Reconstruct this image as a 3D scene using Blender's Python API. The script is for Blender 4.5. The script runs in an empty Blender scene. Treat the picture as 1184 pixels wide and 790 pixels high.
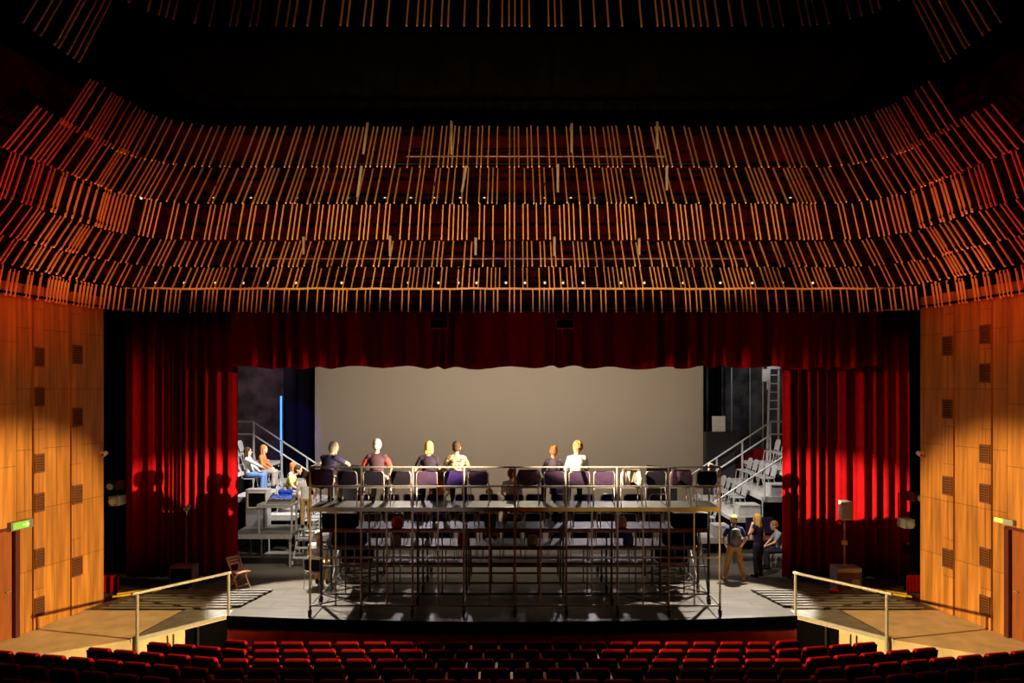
import bpy, math, random
from mathutils import Vector, Matrix, Euler
random.seed(7)
S = bpy.context.scene
C = S.collection
PI = math.pi
F, HX, HY, CH = 900.0, 592.0, 450.0, 5.4      # focal length in pixels, principal column, horizon row, camera height


def at(px, py, Y):
    return Vector(((px - HX) / F * Y, Y, CH - (py - HY) / F * Y))


ORD = ['first', 'second', 'third', 'fourth', 'fifth', 'sixth', 'seventh', 'eighth', 'ninth', 'tenth', 'eleventh', 'twelfth',
       'thirteenth', 'fourteenth', 'fifteenth', 'sixteenth', 'seventeenth', 'eighteenth', 'nineteenth', 'twentieth']
TENS = {2: 'twenty', 3: 'thirty', 4: 'forty'}


def ordinal(n):
    if n <= 20:
        return ORD[n - 1]
    t, u = divmod(n, 10)
    if u == 0:
        return {3: 'thirtieth', 4: 'fortieth'}[t]
    return TENS[t] + '-' + ORD[u - 1]


# ---------------------------------------------------------------- materials
def mat(name, col, rough=0.6, metal=0.0, noise=0.0, scale=8.0, stretch=(1, 1, 1), emit=None, strength=0.0, col2=None, sheen=0.0, spec=0.5):
    m = bpy.data.materials.new(name)
    m.use_nodes = True
    nt = m.node_tree
    b = nt.nodes['Principled BSDF']
    b.inputs['Base Color'].default_value = (*col, 1)
    b.inputs['Roughness'].default_value = rough
    b.inputs['Metallic'].default_value = metal
    b.inputs['Specular IOR Level'].default_value = spec
    if sheen:
        b.inputs['Sheen Weight'].default_value = sheen
    if emit:
        b.inputs['Emission Color'].default_value = (*emit, 1)
        b.inputs['Emission Strength'].default_value = strength
    if noise or col2:
        tc = nt.nodes.new('ShaderNodeTexCoord')
        mp = nt.nodes.new('ShaderNodeMapping')
        mp.inputs['Scale'].default_value = stretch
        n = nt.nodes.new('ShaderNodeTexNoise')
        n.inputs['Scale'].default_value = scale
        n.inputs['Detail'].default_value = 5
        r = nt.nodes.new('ShaderNodeValToRGB')
        r.color_ramp.elements[0].position = 0.32
        r.color_ramp.elements[1].position = 0.68
        lo = col2 if col2 else tuple(c * (1 - noise) for c in col)
        hi = col if col2 else tuple(min(1, c * (1 + noise)) for c in col)
        r.color_ramp.elements[0].color = (*lo, 1)
        r.color_ramp.elements[1].color = (*hi, 1)
        nt.links.new(tc.outputs['Object'], mp.inputs['Vector'])
        nt.links.new(mp.outputs['Vector'], n.inputs['Vector'])
        nt.links.new(n.outputs['Fac'], r.inputs['Fac'])
        nt.links.new(r.outputs['Color'], b.inputs['Base Color'])
    return m


def brick_mat(name, c1, c2, mortar, w, h, rough, bias=0.0, msize=0.008, rot=(0, 0, 0), grain=(2, 40, 2), offset=0.5):
    """boards / panels with seams, and a stretched grain over them"""
    m = bpy.data.materials.new(name)
    m.use_nodes = True
    nt = m.node_tree
    b = nt.nodes['Principled BSDF']
    b.inputs['Roughness'].default_value = rough
    tc = nt.nodes.new('ShaderNodeTexCoord')
    mp = nt.nodes.new('ShaderNodeMapping')
    mp.inputs['Rotation'].default_value = rot
    br = nt.nodes.new('ShaderNodeTexBrick')
    br.offset = offset
    br.inputs['Scale'].default_value = 1.0
    br.inputs['Brick Width'].default_value = w
    br.inputs['Row Height'].default_value = h
    br.inputs['Mortar Size'].default_value = msize
    br.inputs['Bias'].default_value = bias
    br.inputs['Color1'].default_value = (*c1, 1)
    br.inputs['Color2'].default_value = (*c2, 1)
    br.inputs['Mortar'].default_value = (*mortar, 1)
    mp2 = nt.nodes.new('ShaderNodeMapping')
    mp2.inputs['Scale'].default_value = grain
    n = nt.nodes.new('ShaderNodeTexNoise')
    n.inputs['Scale'].default_value = 1.0
    n.inputs['Detail'].default_value = 6
    mr = nt.nodes.new('ShaderNodeMapRange')
    mr.inputs['From Min'].default_value = 0.3
    mr.inputs['From Max'].default_value = 0.7
    mr.inputs['To Min'].default_value = 0.55
    mr.inputs['To Max'].default_value = 1.25
    mx = nt.nodes.new('ShaderNodeVectorMath')
    mx.operation = 'SCALE'
    L = nt.links.new
    L(tc.outputs['Object'], mp.inputs['Vector'])
    L(tc.outputs['Object'], mp2.inputs['Vector'])
    L(mp.outputs['Vector'], br.inputs['Vector'])
    L(mp2.outputs['Vector'], n.inputs['Vector'])
    L(n.outputs['Fac'], mr.inputs['Value'])
    L(br.outputs['Color'], mx.inputs[0])
    L(mr.outputs['Result'], mx.inputs['Scale'])
    L(mx.outputs['Vector'], b.inputs['Base Color'])
    return m


M = {}
M['batten'] = mat('batten_wood', (0.88, 0.50, 0.22), 0.5, noise=0.12, scale=3, stretch=(4, 4, .5))
M['backing'] = mat('canopy_backing', (0.016, 0.0016, 0.0014), 0.9, noise=0.7, scale=1.2, spec=0.0)
M['black'] = mat('matt_black', (0.003, 0.003, 0.0033), 0.95, noise=0.2, scale=3, spec=0.0)
M['black_gloss'] = mat('black_plastic', (0.012, 0.012, 0.014), 0.45)
M['steel_dark'] = mat('dark_steel', (0.10, 0.095, 0.09), 0.45, 0.6, noise=0.2, scale=20)
M['steel'] = mat('grey_steel', (0.42, 0.40, 0.37), 0.4, 0.35, noise=0.15, scale=15)
M['rail'] = mat('handrail_metal', (0.50, 0.49, 0.46), 0.4, 0.35, noise=0.1, scale=15)
M['stage'] = brick_mat('stage_boards', (0.145, 0.125, 0.105), (0.105, 0.088, 0.072), (0.02, 0.018, 0.016), 2.4, 0.6, 0.38, grain=(1.2, 9, 1))
M['apron'] = mat('sandy_floor', (0.76, 0.59, 0.36), 0.6, noise=0.16, scale=2.0)
M['grey_plate'] = mat('grey_floor_plate', (0.22, 0.22, 0.20), 0.55, noise=0.25, scale=4)
M['plank'] = mat('grey_plank', (0.22, 0.20, 0.18), 0.5, noise=0.25, scale=3, stretch=(1, 8, 8))
M['hazard'] = mat('yellow_edge', (0.70, 0.42, 0.03), 0.5, noise=0.2, scale=6)
M['carpet'] = mat('dark_carpet', (0.03, 0.004, 0.004), 0.95, noise=0.4, scale=30)
M['fascia'] = mat('red_fascia', (0.30, 0.012, 0.010), 0.8, noise=0.25, scale=4)
M['wood'] = brick_mat('wall_wood', (0.56, 0.235, 0.045), (0.46, 0.185, 0.034), (0.14, 0.05, 0.012), 50.0, 1.35, 0.5, rot=(PI / 2, 0, 0), grain=(9, 9, .6), msize=0.006)
M['wood_b'] = brick_mat('wall_wood_strip', (0.60, 0.245, 0.052), (0.48, 0.19, 0.038), (0.16, 0.05, 0.015), 50.0, 0.9, 0.5, rot=(PI / 2, 0, 0), grain=(12, 12, .5), msize=0.006)
M['seam'] = mat('dark_joint', (0.05, 0.015, 0.006), 0.8)
M['vent'] = mat('vent_slats', (0.17, 0.060, 0.020), 0.6)
M['door'] = mat('door_wood', (0.30, 0.085, 0.02), 0.45, noise=0.2, scale=3, stretch=(6, 6, .5))
M['door_dark'] = mat('door_dark', (0.10, 0.015, 0.008), 0.5)
M['velvet'] = mat('red_curtain', (0.25, 0.003, 0.0045), 0.95, noise=0.12, scale=5, spec=0.05)
M['screen'] = mat('screen_cloth', (0.60, 0.53, 0.43), 0.9, noise=0.015, scale=0.6)
M['backwall'] = mat('stage_back_wall', (0.075, 0.070, 0.068), 0.85, noise=0.7, scale=1.6)
M['seat_red'] = mat('seat_velvet', (0.32, 0.005, 0.007), 0.95, noise=0.15, scale=10, spec=0.05)
M['seat_shell'] = mat('seat_shell', (0.006, 0.004, 0.007), 0.6, spec=0.15)
M['arm_wood'] = mat('armrest_wood', (0.55, 0.19, 0.035), 0.5, noise=0.15, scale=10)
M['deck'] = mat('deck_ply', (0.07, 0.062, 0.054), 0.6, noise=0.2, scale=4)
M['deck_dark'] = mat('deck_edge_red', (0.16, 0.055, 0.04), 0.6, noise=0.25, scale=5)
M['deck_yellow'] = mat('deck_edge_yellow', (0.72, 0.48, 0.10), 0.6, noise=0.12, scale=5)
M['ch_purple'] = mat('purple_fabric', (0.050, 0.030, 0.068), 0.95, noise=0.25, scale=9, spec=0.1)
M['ch_navy'] = mat('navy_fabric', (0.030, 0.016, 0.12), 0.95, noise=0.2, scale=9, spec=0.1)
M['ch_black'] = mat('black_fabric', (0.012, 0.010, 0.017), 0.95, noise=0.2, scale=9, spec=0.1)
M['ch_frame'] = mat('chair_tube', (0.50, 0.47, 0.44), 0.35, 0.4)
M['ch_seat'] = mat('pale_seat', (0.26, 0.24, 0.25), 0.8, noise=0.1, scale=9)
M['ch_grey'] = mat('grey_shell', (0.26, 0.255, 0.25), 0.5, noise=0.08, scale=6)
M['white'] = mat('white_paint', (0.70, 0.68, 0.64), 0.5, noise=0.05, scale=6)
M['grey_box'] = mat('grey_box', (0.34, 0.33, 0.31), 0.6, noise=0.12, scale=5)
M['red_plastic'] = mat('red_plastic', (0.50, 0.01, 0.02), 0.5)
M['skin'] = mat('skin', (0.68, 0.38, 0.24), 0.55, noise=0.05, scale=12)
M['lens'] = mat('lamp_lens', (1, .85, .6), 0.2, emit=(1, .70, .35), strength=1.3)
M['blue_glow'] = mat('blue_edge_glow', (.1, .3, 1), 0.3, emit=(0.03, 0.22, 1.0), strength=3.2)
M['green_sign'] = mat('green_sign_light', (.05, .5, .1), 0.4, emit=(0.62, 0.50, 0.04), strength=0.55)
M['sign_white'] = mat('sign_white_light', (.9, .9, .8), 0.4, emit=(.10, .85, .10), strength=0.9)
M['sign_amber'] = mat('sign_amber_light', (.8, .6, .1), 0.4, emit=(1, .62, .08), strength=1.2)
M['blue_screen'] = mat('console_screen', (.05, .1, .6), 0.3, emit=(0.12, 0.28, 1.0), strength=0.35)
M['case'] = mat('case_grey', (0.20, 0.19, 0.19), 0.6)
M['case_trim'] = mat('case_trim', (0.65, 0.55, 0.30), 0.4, 0.4)
M['chair_wood'] = mat('folding_chair_wood', (0.55, 0.24, 0.11), 0.5, noise=0.2, scale=8)
M['rubber'] = mat('caster_rubber', (0.02, 0.02, 0.02), 0.7)


def cloth(name, col, noise=0.12, scale=10, col2=None):
    if name not in M:
        M[name] = mat(name, col, 0.92, noise=noise, scale=scale, col2=col2, spec=0.12)
    return M[name]


# ---------------------------------------------------------------- mesh builder
class MB:
    def __init__(self):
        self.v, self.f = [], []

    def add(self, vs, fs):
        o = len(self.v)
        self.v += [tuple(p) for p in vs]
        self.f += [tuple(i + o for i in q) for q in fs]
        return self

    def box(self, c, s, rot=None):
        x, y, z = s[0] / 2, s[1] / 2, s[2] / 2
        R = rot.to_matrix() if isinstance(rot, Euler) else rot
        vs = [Vector(p) for p in ((-x, -y, -z), (x, -y, -z), (x, y, -z), (-x, y, -z), (-x, -y, z), (x, -y, z), (x, y, z), (-x, y, z))]
        if R is not None:
            vs = [R @ p for p in vs]
        c = Vector(c)
        return self.add([p + c for p in vs], [(0, 3, 2, 1), (4, 5, 6, 7), (0, 1, 5, 4), (1, 2, 6, 5), (2, 3, 7, 6), (3, 0, 4, 7)])

    def bar(self, p, q, w, h, up=(0, 0, 1)):
        p, q = Vector(p), Vector(q)
        d = (q - p)
        L = d.length
        d.normalize()
        u = Vector(up)
        if abs(d.dot(u)) > .98:
            u = Vector((0, 1, 0))
        x = d.cross(u).normalized()
        z = x.cross(d).normalized()
        return self.box((p + q) / 2, (w, L, h), Matrix((x, d, z)).transposed())

    def tube(self, p, q, r0, r1=None, n=8):
        r1 = r0 if r1 is None else r1
        p, q = Vector(p), Vector(q)
        d = (q - p).normalized()
        u = Vector((0, 0, 1)) if abs(d.z) < .9 else Vector((1, 0, 0))
        a = d.cross(u).normalized()
        b = d.cross(a)
        vs = []
        for c, r in ((p, r0), (q, r1)):
            for i in range(n):
                t = 2 * PI * i / n
                vs.append(c + a * (r * math.cos(t)) + b * (r * math.sin(t)))
        fs = [(i, (i + 1) % n, n + (i + 1) % n, n + i) for i in range(n)]
        fs += [tuple(range(n - 1, -1, -1)), tuple(range(n, 2 * n))]
        return self.add(vs, fs)

    def path(self, pts, r, n=8):
        for a, b in zip(pts, pts[1:]):
            self.tube(a, b, r, r, n)
        for p in pts[1:-1]:
            self.ball(p, (r, r, r), 6, 5)
        return self

    def ball(self, c, r, n=12, m=8, R=None):
        c = Vector(c)
        vs = [Vector((0, 0, -r[2]))]
        for j in range(1, m):
            t = -PI / 2 + PI * j / m
            for i in range(n):
                a = 2 * PI * i / n
                vs.append(Vector((r[0] * math.cos(t) * math.cos(a), r[1] * math.cos(t) * math.sin(a), r[2] * math.sin(t))))
        vs.append(Vector((0, 0, r[2])))
        if R is not None:
            vs = [R @ p for p in vs]
        fs = [(0, 1 + (i + 1) % n, 1 + i) for i in range(n)]
        for j in range(m - 2):
            for i in range(n):
                a = 1 + j * n
                fs.append((a + i, a + (i + 1) % n, a + n + (i + 1) % n, a + n + i))
        a = 1 + (m - 2) * n
        fs += [(a + i, a + (i + 1) % n, len(vs) - 1) for i in range(n)]
        return self.add([p + c for p in vs], fs)

    def prism(self, pts, vec):
        """closed polygon pts extruded by vec"""
        n = len(pts)
        vec = Vector(vec)
        vs = [Vector(p) for p in pts] + [Vector(p) + vec for p in pts]
        fs = [tuple(range(n - 1, -1, -1)), tuple(range(n, 2 * n))] + [(i, (i + 1) % n, n + (i + 1) % n, n + i) for i in range(n)]
        return self.add(vs, fs)

    def loft(self, secs, n=16):
        """secs: (centre, rx, ry) rings across the chain of centres, capped"""
        vs, fs = [], []
        K = len(secs)
        for k, (c, rx, ry) in enumerate(secs):
            c = Vector(c)
            d = (Vector(secs[min(k + 1, K - 1)][0]) - Vector(secs[max(k - 1, 0)][0])).normalized()
            ax = Vector((1, 0, 0))
            ax = (ax - d * ax.dot(d)).normalized()
            ay = d.cross(ax)
            for i in range(n):
                t = 2 * PI * i / n
                vs.append(c + ax * (rx * math.cos(t)) + ay * (ry * math.sin(t)))
        for k in range(K - 1):
            for i in range(n):
                fs.append((k * n + i, k * n + (i + 1) % n, (k + 1) * n + (i + 1) % n, (k + 1) * n + i))
        fs += [tuple(range(n - 1, -1, -1)), tuple(range((K - 1) * n, K * n))]
        return self.add(vs, fs)

    def build(self, name, m, parent=None, loc=None, bevel=0.0, smooth=False, mats=None):
        me = bpy.data.meshes.new(name)
        me.from_pydata(self.v, [], self.f)
        me.materials.append(m)
        if smooth:
            me.polygons.foreach_set('use_smooth', [True] * len(me.polygons))
        o = bpy.data.objects.new(name, me)
        C.objects.link(o)
        if parent is not None:
            o.parent = parent
        if loc is not None:
            o.location = loc
        if bevel:
            b = o.modifiers.new('bevel', 'BEVEL')
            b.width = bevel
            b.segments = 2
            b.limit_method = 'ANGLE'
        return o


def tag(o, label, cat=None, group=None, kind=None):
    if label:
        o['label'] = label
    if cat:
        o['category'] = cat
    if group:
        o['group'] = group
    if kind:
        o['kind'] = kind
    return o


def empty(name, loc, label=None, cat=None, group=None, rz=0.0, kind=None):
    o = bpy.data.objects.new(name, None)
    C.objects.link(o)
    o.location = loc
    o.rotation_euler = (0, 0, rz)
    return tag(o, label, cat, group, kind)


def struct(o, label, cat):
    return tag(o, label, cat, None, 'structure')


KIDS = {}


def copy_tree(o, parent=None):
    c = o.copy()
    C.objects.link(c)
    if parent is not None:
        c.parent = parent
    for ch in o.children:
        copy_tree(ch, c)
    return c


def rrect(w, h, r, z0=0.0, y=0.0, n=4):
    pts = []
    for cx, cz, a0 in ((w / 2 - r, h - r, 0), (-w / 2 + r, h - r, PI / 2), (-w / 2 + r, r, PI), (w / 2 - r, r, 1.5 * PI)):
        for i in range(n + 1):
            a = a0 + PI / 2 * i / n
            pts.append((cx + r * math.cos(a), y, z0 + cz + r * math.sin(a)))
    return pts


def poly_slab(pts, z0, z1):
    return MB().prism([(x, y, z0) for x, y in pts], (0, 0, z1 - z0))


# ================================================================ SETTING
# ---- stage floor and front
front = []
for i in range(25):
    x = -6.8 + 13.6 * i / 24
    front.append((x, 18.05 + 0.5 * (x / 6.8) ** 2))
stage_poly = front + [(6.8, 19.0), (12.5, 19.0), (12.5, 34.5), (-12.5, 34.5), (-12.5, 19.0), (-6.8, 19.0)]
struct(poly_slab(stage_poly, -0.25, 0.0).build('floor', M['stage']), 'dark grey boarded stage floor', 'floor')


def ribbon(path, z0, z1, th):
    out = [(x, y + th) for x, y in reversed(path)]
    return poly_slab(path + out, z0, z1)


fa = struct(ribbon([(x, y + .02) for x, y in front], -1.2, -0.30, 0.15).build('trim_1', M['fascia']), 'red lower face of the stage front', 'stage front')
struct(ribbon([(x, y - .02) for x, y in front], -0.30, -0.004, 0.06).build('trim_2', M['black']), 'black lip along the stage front', 'stage edge')
for sgn, nm in ((-1, 'left'), (1, 'right')):
    ap = [(-11.9, 14.2), (-8.2, 16.76), (-6.8, 18.53), (-6.8, 18.995), (-12.5, 18.995), (-12.5, 14.2)]
    ap = [(sgn * x * -1 * -1 if False else (x if sgn < 0 else -x), y) for x, y in ap]
    struct(poly_slab(ap, -1.2, 0.0).build('floor_' + nm, M['apron']), 'sandy apron floor beside the %s wood wall' % nm, 'floor')

for sgn, n in ((-1, 3), (1, 4)):
    a_, b_ = Vector((sgn * 7.42, 17.727 + .0, 0)), Vector((sgn * 6.79, 18.52, 0))
    o_ = Vector((-sgn * .03, -.03, 0))
    struct(MB().prism([a_ + o_ - Vector((0, 0, 1.2)), b_ + o_ - Vector((0, 0, 1.2)), b_ + o_ - Vector((0, 0, .075)), a_ + o_ - Vector((0, 0, .075))], (sgn * .02, .02, 0)).build('trim_%d' % n, M['black']), 'black facing where the apron meets the stage front', 'stage edge')

# ---- raked auditorium floor under the seats
ROWS = [(15.76, 0.356, 5.98), (15.0, 0.458, 7.0), (14.15, 0.573, 8.0), (13.1, 0.78, 9.1), (12.2, 0.93, 10.0), (11.3, 1.08, 10.8)]
fl = MB()
fl.box((0, 17.3, -1.0), (17, 2.6, .1))
for k, (Y, z, xm) in enumerate(ROWS):
    fl.box((0, Y - .05 - (0 if k < 5 else 4), z - 0.98), (24, .9 if k < 5 else 9, .1))
struct(fl.build('floor_auditorium', M['carpet']), 'dark raked carpet floor under the theatre seats', 'floor')

# ---- shell
struct(MB().box((0, 35.0, 6), (30, .3, 16)).build('wall_back', M['backwall']), 'dark wall at the back of the stage', 'wall')
for sgn, nm in ((-1, 'left'), (1, 'right')):
    struct(MB().box((sgn * 13.2, 27.5, 6), (.3, 15, 16)).build('wall_stage_' + nm, M['backwall']), 'dark %s side wall of the stage house' % nm, 'wall')
struct(MB().box((0, 20, 16.5), (34, 34, .3)).build('ceiling', M['black']), 'black ceiling above the battens', 'ceiling')
# proscenium header wall above the curtain and dark jambs
struct(MB().box((0, 21.9, 11.5), (26.6, .3, 7.6)).build('wall_proscenium', M['black']), 'dark wall above the stage opening', 'wall')


# ---- wood side walls: straight run from (-10.36,19.68) to the viewer
def wall_pt(px, sgn):
    """where the column px (mirrored for the right wall) meets the wall line"""
    k = (px - HX) / F
    # X = -10.36 - .171*(19.68-Y) ;  X = k*Y
    Y = (10.36 + .171 * 19.68) / (.171 - k)
    return Vector((k * Y, Y, 0))


WALLTOP = 7.72
WDIR = Vector((-.171, -1, 0)).normalized()          # along the left wall towards the viewer


def make_wall(sgn, nm):
    root = empty('wall_' + nm, (0, 0, 0), kind='structure')
    tag(root, 'tall panelled wood wall on the %s of the auditorium' % nm, 'wall')
    flip = 1 if sgn < 0 else -1

    def q(v):
        return Vector((v.x * flip, v.y, v.z))
    if sgn < 0:
        cuts = [119, 92, 80, 48, 36, 18, -4]
        strips = {(92, 80): [410, 482.5, 571.8, 654.8], (48, 36): [413, 458.6, 535.7, 581, 645.7, 701.5]}
    else:
        cuts = [1184 - c for c in (1065, 1093, 1105, 1136, 1149, 1166, 1188)]
        strips = {(91, 79): [400, 473, 561.7, 645.7], (48, 35): [386.8, 431.5, 525, 570.7, 644.6, 700]}
    nrm = Vector((1, -.171, 0)).normalized()       # into the room (left wall)
    back = MB()
    a, b = wall_pt(cuts[0], sgn), wall_pt(cuts[0], sgn) + WDIR * 8.5
    t = nrm * -.25
    back.prism([q(p) for p in (a + nrm * -.03, b + nrm * -.03, b + t, a + t)], (0, 0, WALLTOP))
    back.build('wall_core', M['seam'], root)
    lim = list(zip(cuts, cuts[1:]))
    for i, (c0, c1) in enumerate(lim):
        p0, p1 = wall_pt(c0, sgn), wall_pt(c1, sgn)
        if i == len(lim) - 1:                      # beyond the door
            p0 = wall_pt(c0, sgn) + WDIR * 1.0
            p1 = p0 + WDIR * 5
        strip = (c0, c1) in strips
        L = (p1 - p0).length
        d = (p1 - p0).normalized()
        g = .012
        off = .035 if strip else 0.0
        z0 = 0.0
        o = MB().box((0, 0, WALLTOP / 2), (L - 2 * g, .06, WALLTOP)).build('wall_panel', M['wood_b' if strip else 'wood'], root)
        mid = q((p0 + p1) / 2 + nrm * off)
        o.location = mid
        dd = q(d)
        o.rotation_euler = (0, 0, math.atan2(dd.y, dd.x))
        if strip:
            zs = strips[(c0, c1)]
            col = 'strip nearest the stage' if c0 > 60 else 'strip nearest the door'
            for j, py in enumerate(zs):
                Y = (p0.y + p1.y) / 2
                z = CH - (py - HY) / F * Y
                h = 21 / F * Y
                w = L - .05
                v = empty('air_vent', mid + q(nrm) * .03 + Vector((0, 0, z)),
                          'dark louvred vent, %s from top, in the %s, %s wood wall' % (ordinal(j + 1), col, nm), 'vent',
                          'vents in the %s wood wall' % nm, math.atan2(dd.y, dd.x))
                MB().box((0, 0, 0), (w, .02, h)).build('vent_back', M['seam'], v)
                lv = MB()
                sgy = 1 if q(nrm).dot(Vector((-math.sin(v.rotation_euler.z), math.cos(v.rotation_euler.z), 0))) > 0 else -1
                for k in range(7):
                    lv.box((0, sgy * .022, -h / 2 + h * (k + .5) / 7), (w * .92, .02, h / 7 * .55), Euler((sgy * -.5, 0, 0)))
                lv.build('louver', M['vent'], v)
                fr = MB()
                for s2 in (-1, 1):
                    fr.box((s2 * w / 2, sgy * .02, 0), (.02, .03, h + .02))
                    fr.box((0, sgy * .02, s2 * h / 2), (w, .03, .02))
                fr.build('frame', M['vent'], v)
    # top piece over the door and the door itself
    p0 = wall_pt(cuts[-2], sgn)
    p1 = p0 + WDIR * 1.0
    dd = q(WDIR)
    rz = math.atan2(dd.y, dd.x)
    o = MB().box((0, 0, 0), (1.0, .06, WALLTOP - 2.42)).build('wall_panel', M['wood'], root)
    o.location = q((p0 + p1) / 2) + Vector((0, 0, 2.42 + (WALLTOP - 2.42) / 2))
    o.rotation_euler = (0, 0, rz)
    n = 1 if sgn < 0 else 2
    d = empty('door_%d' % n, q((p0 + p1) / 2), kind='structure', rz=rz)
    tag(d, 'wood door at the outer end of the %s wall' % nm, 'door')
    MB().box((0.03, 0, 1.19), (.80, .05, 2.34)).build('door_leaf', M['door'], d)
    fr = MB()
    sgy = 1 if q(nrm).dot(Vector((-math.sin(rz), math.cos(rz), 0))) > 0 else -1
    fr.box((-.46, sgy * .03, 1.2), (.12, .13, 2.4)).box((.46, sgy * .03, 1.2), (.06, .13, 2.4)).box((0, sgy * .03, 2.39), (.98, .13, .06))
    fr.build('door_frame', M['door_dark'], d)
    MB().tube((-.3, sgy * .07, 1.05), (-.18, sgy * .07, 1.05), .012).tube((-.3, sgy * .02, 1.05), (-.3, sgy * .07, 1.05), .012).build('door_handle', M['steel'], d)
    return root, q, nrm


wl = make_wall(-1, 'left')
wr = make_wall(1, 'right')
for (root, q, nrm), nm, px in ((wl, 'left', 20), (wr, 'right', 18)):
    p = q(wall_pt(px, 0) + nrm * .09)
    dd = q(WDIR)
    rz = math.atan2(dd.y, dd.x)
    z = CH - ((607 if nm == 'left' else 603) - HY) / F * p.y
    if nm == 'left':
        e = empty('exit_sign', p + Vector((0, 0, z)), 'small lit green exit sign above the door in the left wood wall', 'sign', rz=rz)
        MB().box((0, 0, 0), (.62, .08, .19)).build('sign_box', M['case'], e, bevel=.008)
        MB().box((0.04, .045, 0), (.44, .012, .15)).build('sign_panel', M['green_sign'], e)
        fg = MB()
        fg.prism([(-.10, .053, .05), (-.18, .053, 0), (-.10, .053, -.05)], (0, .006, 0)).box((-.05, .056, 0), (.10, .006, .03))
        fg.build('pictogram', M['sign_white'], e)
    else:
        e = empty('emergency_light', p + Vector((0, 0, z)), 'small amber emergency lamp above the door in the right wood wall', 'lamp', rz=rz)
        MB().box((0, 0, 0), (.50, .08, .13)).build('housing', M['grey_box'], e, bevel=.01)
        MB().box((-.12, -.05, .01), (.22, .04, .09)).build('lamp_cover', M['sign_amber'], e, bevel=.01)
    # small sensor at the stage end of the wall
    p = q(wall_pt(116, 0) + nrm * .03)
    z = CH - (525 - HY) / F * p.y
    e = empty('wall_camera', p + Vector((0, 0, z)), 'small white camera at the stage end of the %s wood wall' % nm, 'camera')
    s = 1 if nm == 'left' else -1
    MB().box((0, 0, 0), (.03, .12, .12)).build('mount_plate', M['white'], e)
    MB().tube((s * .01, 0, 0), (s * .08, -.02, 0), .02).tube((s * .08, .07, .02), (s * .10, -.13, -.02), .055).build('camera_body', M['white'], e, smooth=False)
    MB().tube((s * .10, -.128, -.02), (s * .101, -.145, -.022), .04).build('camera_lens', M['red_plastic'], e)

# ================================================================ BATTEN CANOPY
TIERS = [  # bottom row, top row, back lean ratio, Y of the foot, X of the side run
    (193, 147, 1.058, 19.0, 9.05), (235, 195, 1.055, 19.2, 9.3), (277, 237, 1.023, 19.4, 9.55),
    (308, 280, 1.035, 19.6, 9.9), (333, 310, 1.026, 19.8, 10.15), (361, 335, 1.008, 20.0, 10.42)]
TNAME = ['topmost full tier of wooden battens under the black ceiling void', 'second tier of wooden battens from the ceiling void, with lamp dots', 'third tier of nearly upright wooden battens, midway up the canopy',
         'fourth tier of wooden battens, over blue-lit gaps', 'fifth tier of short wooden battens above the glowing rail',
         'lowest tier of upright wooden battens, hanging over the red valance']


def tier_path(Xc, Yb, R=1.7, slope=.13, Yend=12.6):
    pts = [(0.0, Yb), (Xc - R, Yb)]
    for i in range(1, 9):
        a = PI / 2 * i / 8
        pts.append((Xc - R + R * math.sin(a), Yb - R + R * math.cos(a)))
    Ye = Yend
    pts.append((Xc + slope * (Yb - R - Ye), Ye))
    return pts


def walk(pts):
    L = [0]
    for a, b in zip(pts, pts[1:]):
        L.append(L[-1] + math.hypot(b[0] - a[0], b[1] - a[1]))
    return L


def at_len(pts, L, s):
    for i in range(len(L) - 1):
        if s <= L[i + 1] or i == len(L) - 2:
            t = (s - L[i]) / (L[i + 1] - L[i])
            a, b = pts[i], pts[i + 1]
            d = Vector((b[0] - a[0], b[1] - a[1], 0)).normalized()
            return Vector((a[0] + (b[0] - a[0]) * t, a[1] + (b[1] - a[1]) * t, 0)), d


GAPS = [.105, .11, .12, .17, .22, .26, .31]


def tier(k, yb, yt, r, Yb, Xc, label, Yend=12.6, zcut=None, dens=1.0):
    zb = CH + (HY - yb) / F * Yb
    Yt = Yb * r
    zt = CH + (HY - yt) / F * Yt
    d = Vector((0, Yt - Yb, zt - zb))
    root = empty('batten_canopy', (0, Yb, zb), label, 'slatted canopy', 'tiers of the batten canopy')
    pts = tier_path(Xc, Yb, Yend=Yend)
    L = walk(pts)
    parts = {0: MB(), -1: MB(), 1: MB()}
    o3 = Vector((0, Yb, zb))
    for sgn in (-1, 1):
        s = .06
        while s < L[-1]:
            p, t = at_len(pts, L, s)
            key = 0 if p.x < Xc - 1.7 + .05 else sgn
            p = Vector((p.x * sgn, p.y, zb)) - o3
            t = Vector((t.x * sgn, t.y, 0))
            j = random.uniform(-.03, .03)
            dn = d.normalized()
            x = (t - dn * t.dot(dn)).normalized()
            y = dn.cross(x)
            ln = d.length + random.uniform(-.02, .05)
            parts[key].box(p + dn * (ln / 2 + j * .5), (.030, .036, ln), Matrix((x, y, dn)).transposed())
            s += random.choice(GAPS) * dens
    for key, nm in ((0, 'slat_panel'), (-1, 'slat_panel'), (1, 'slat_panel')):
        o = parts[key].build(nm, M['batten'], root)
        tag(o, {0: 'straight run of battens across the stage', -1: 'battens curving along the left side', 1: 'battens curving along the right side'}[key])
    # carrier rail behind the battens, top and bottom
    for f in (.12, .93):
        rl = MB()
        q0 = d * f + Vector((0, .06, 0))
        for sgn in (-1, 1):
            pp = [Vector((x * sgn, y, zb)) - o3 + q0 for x, y in pts]
            for a, b in zip(pp, pp[1:]):
                rl.bar(a, b, .04, .05)
        rl.build('carrier_rail', M['black'], root)
    return root, d, zb


random.seed(11)
TR = []
for k, (yb, yt, r, Yb, Xc) in enumerate(TIERS):
    TR.append(tier(k, yb, yt, r, Yb, Xc, TNAME[k], Yend=(15.9, 14.6, 12.6, 12.6, 12.6, 12.6)[k]))
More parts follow.
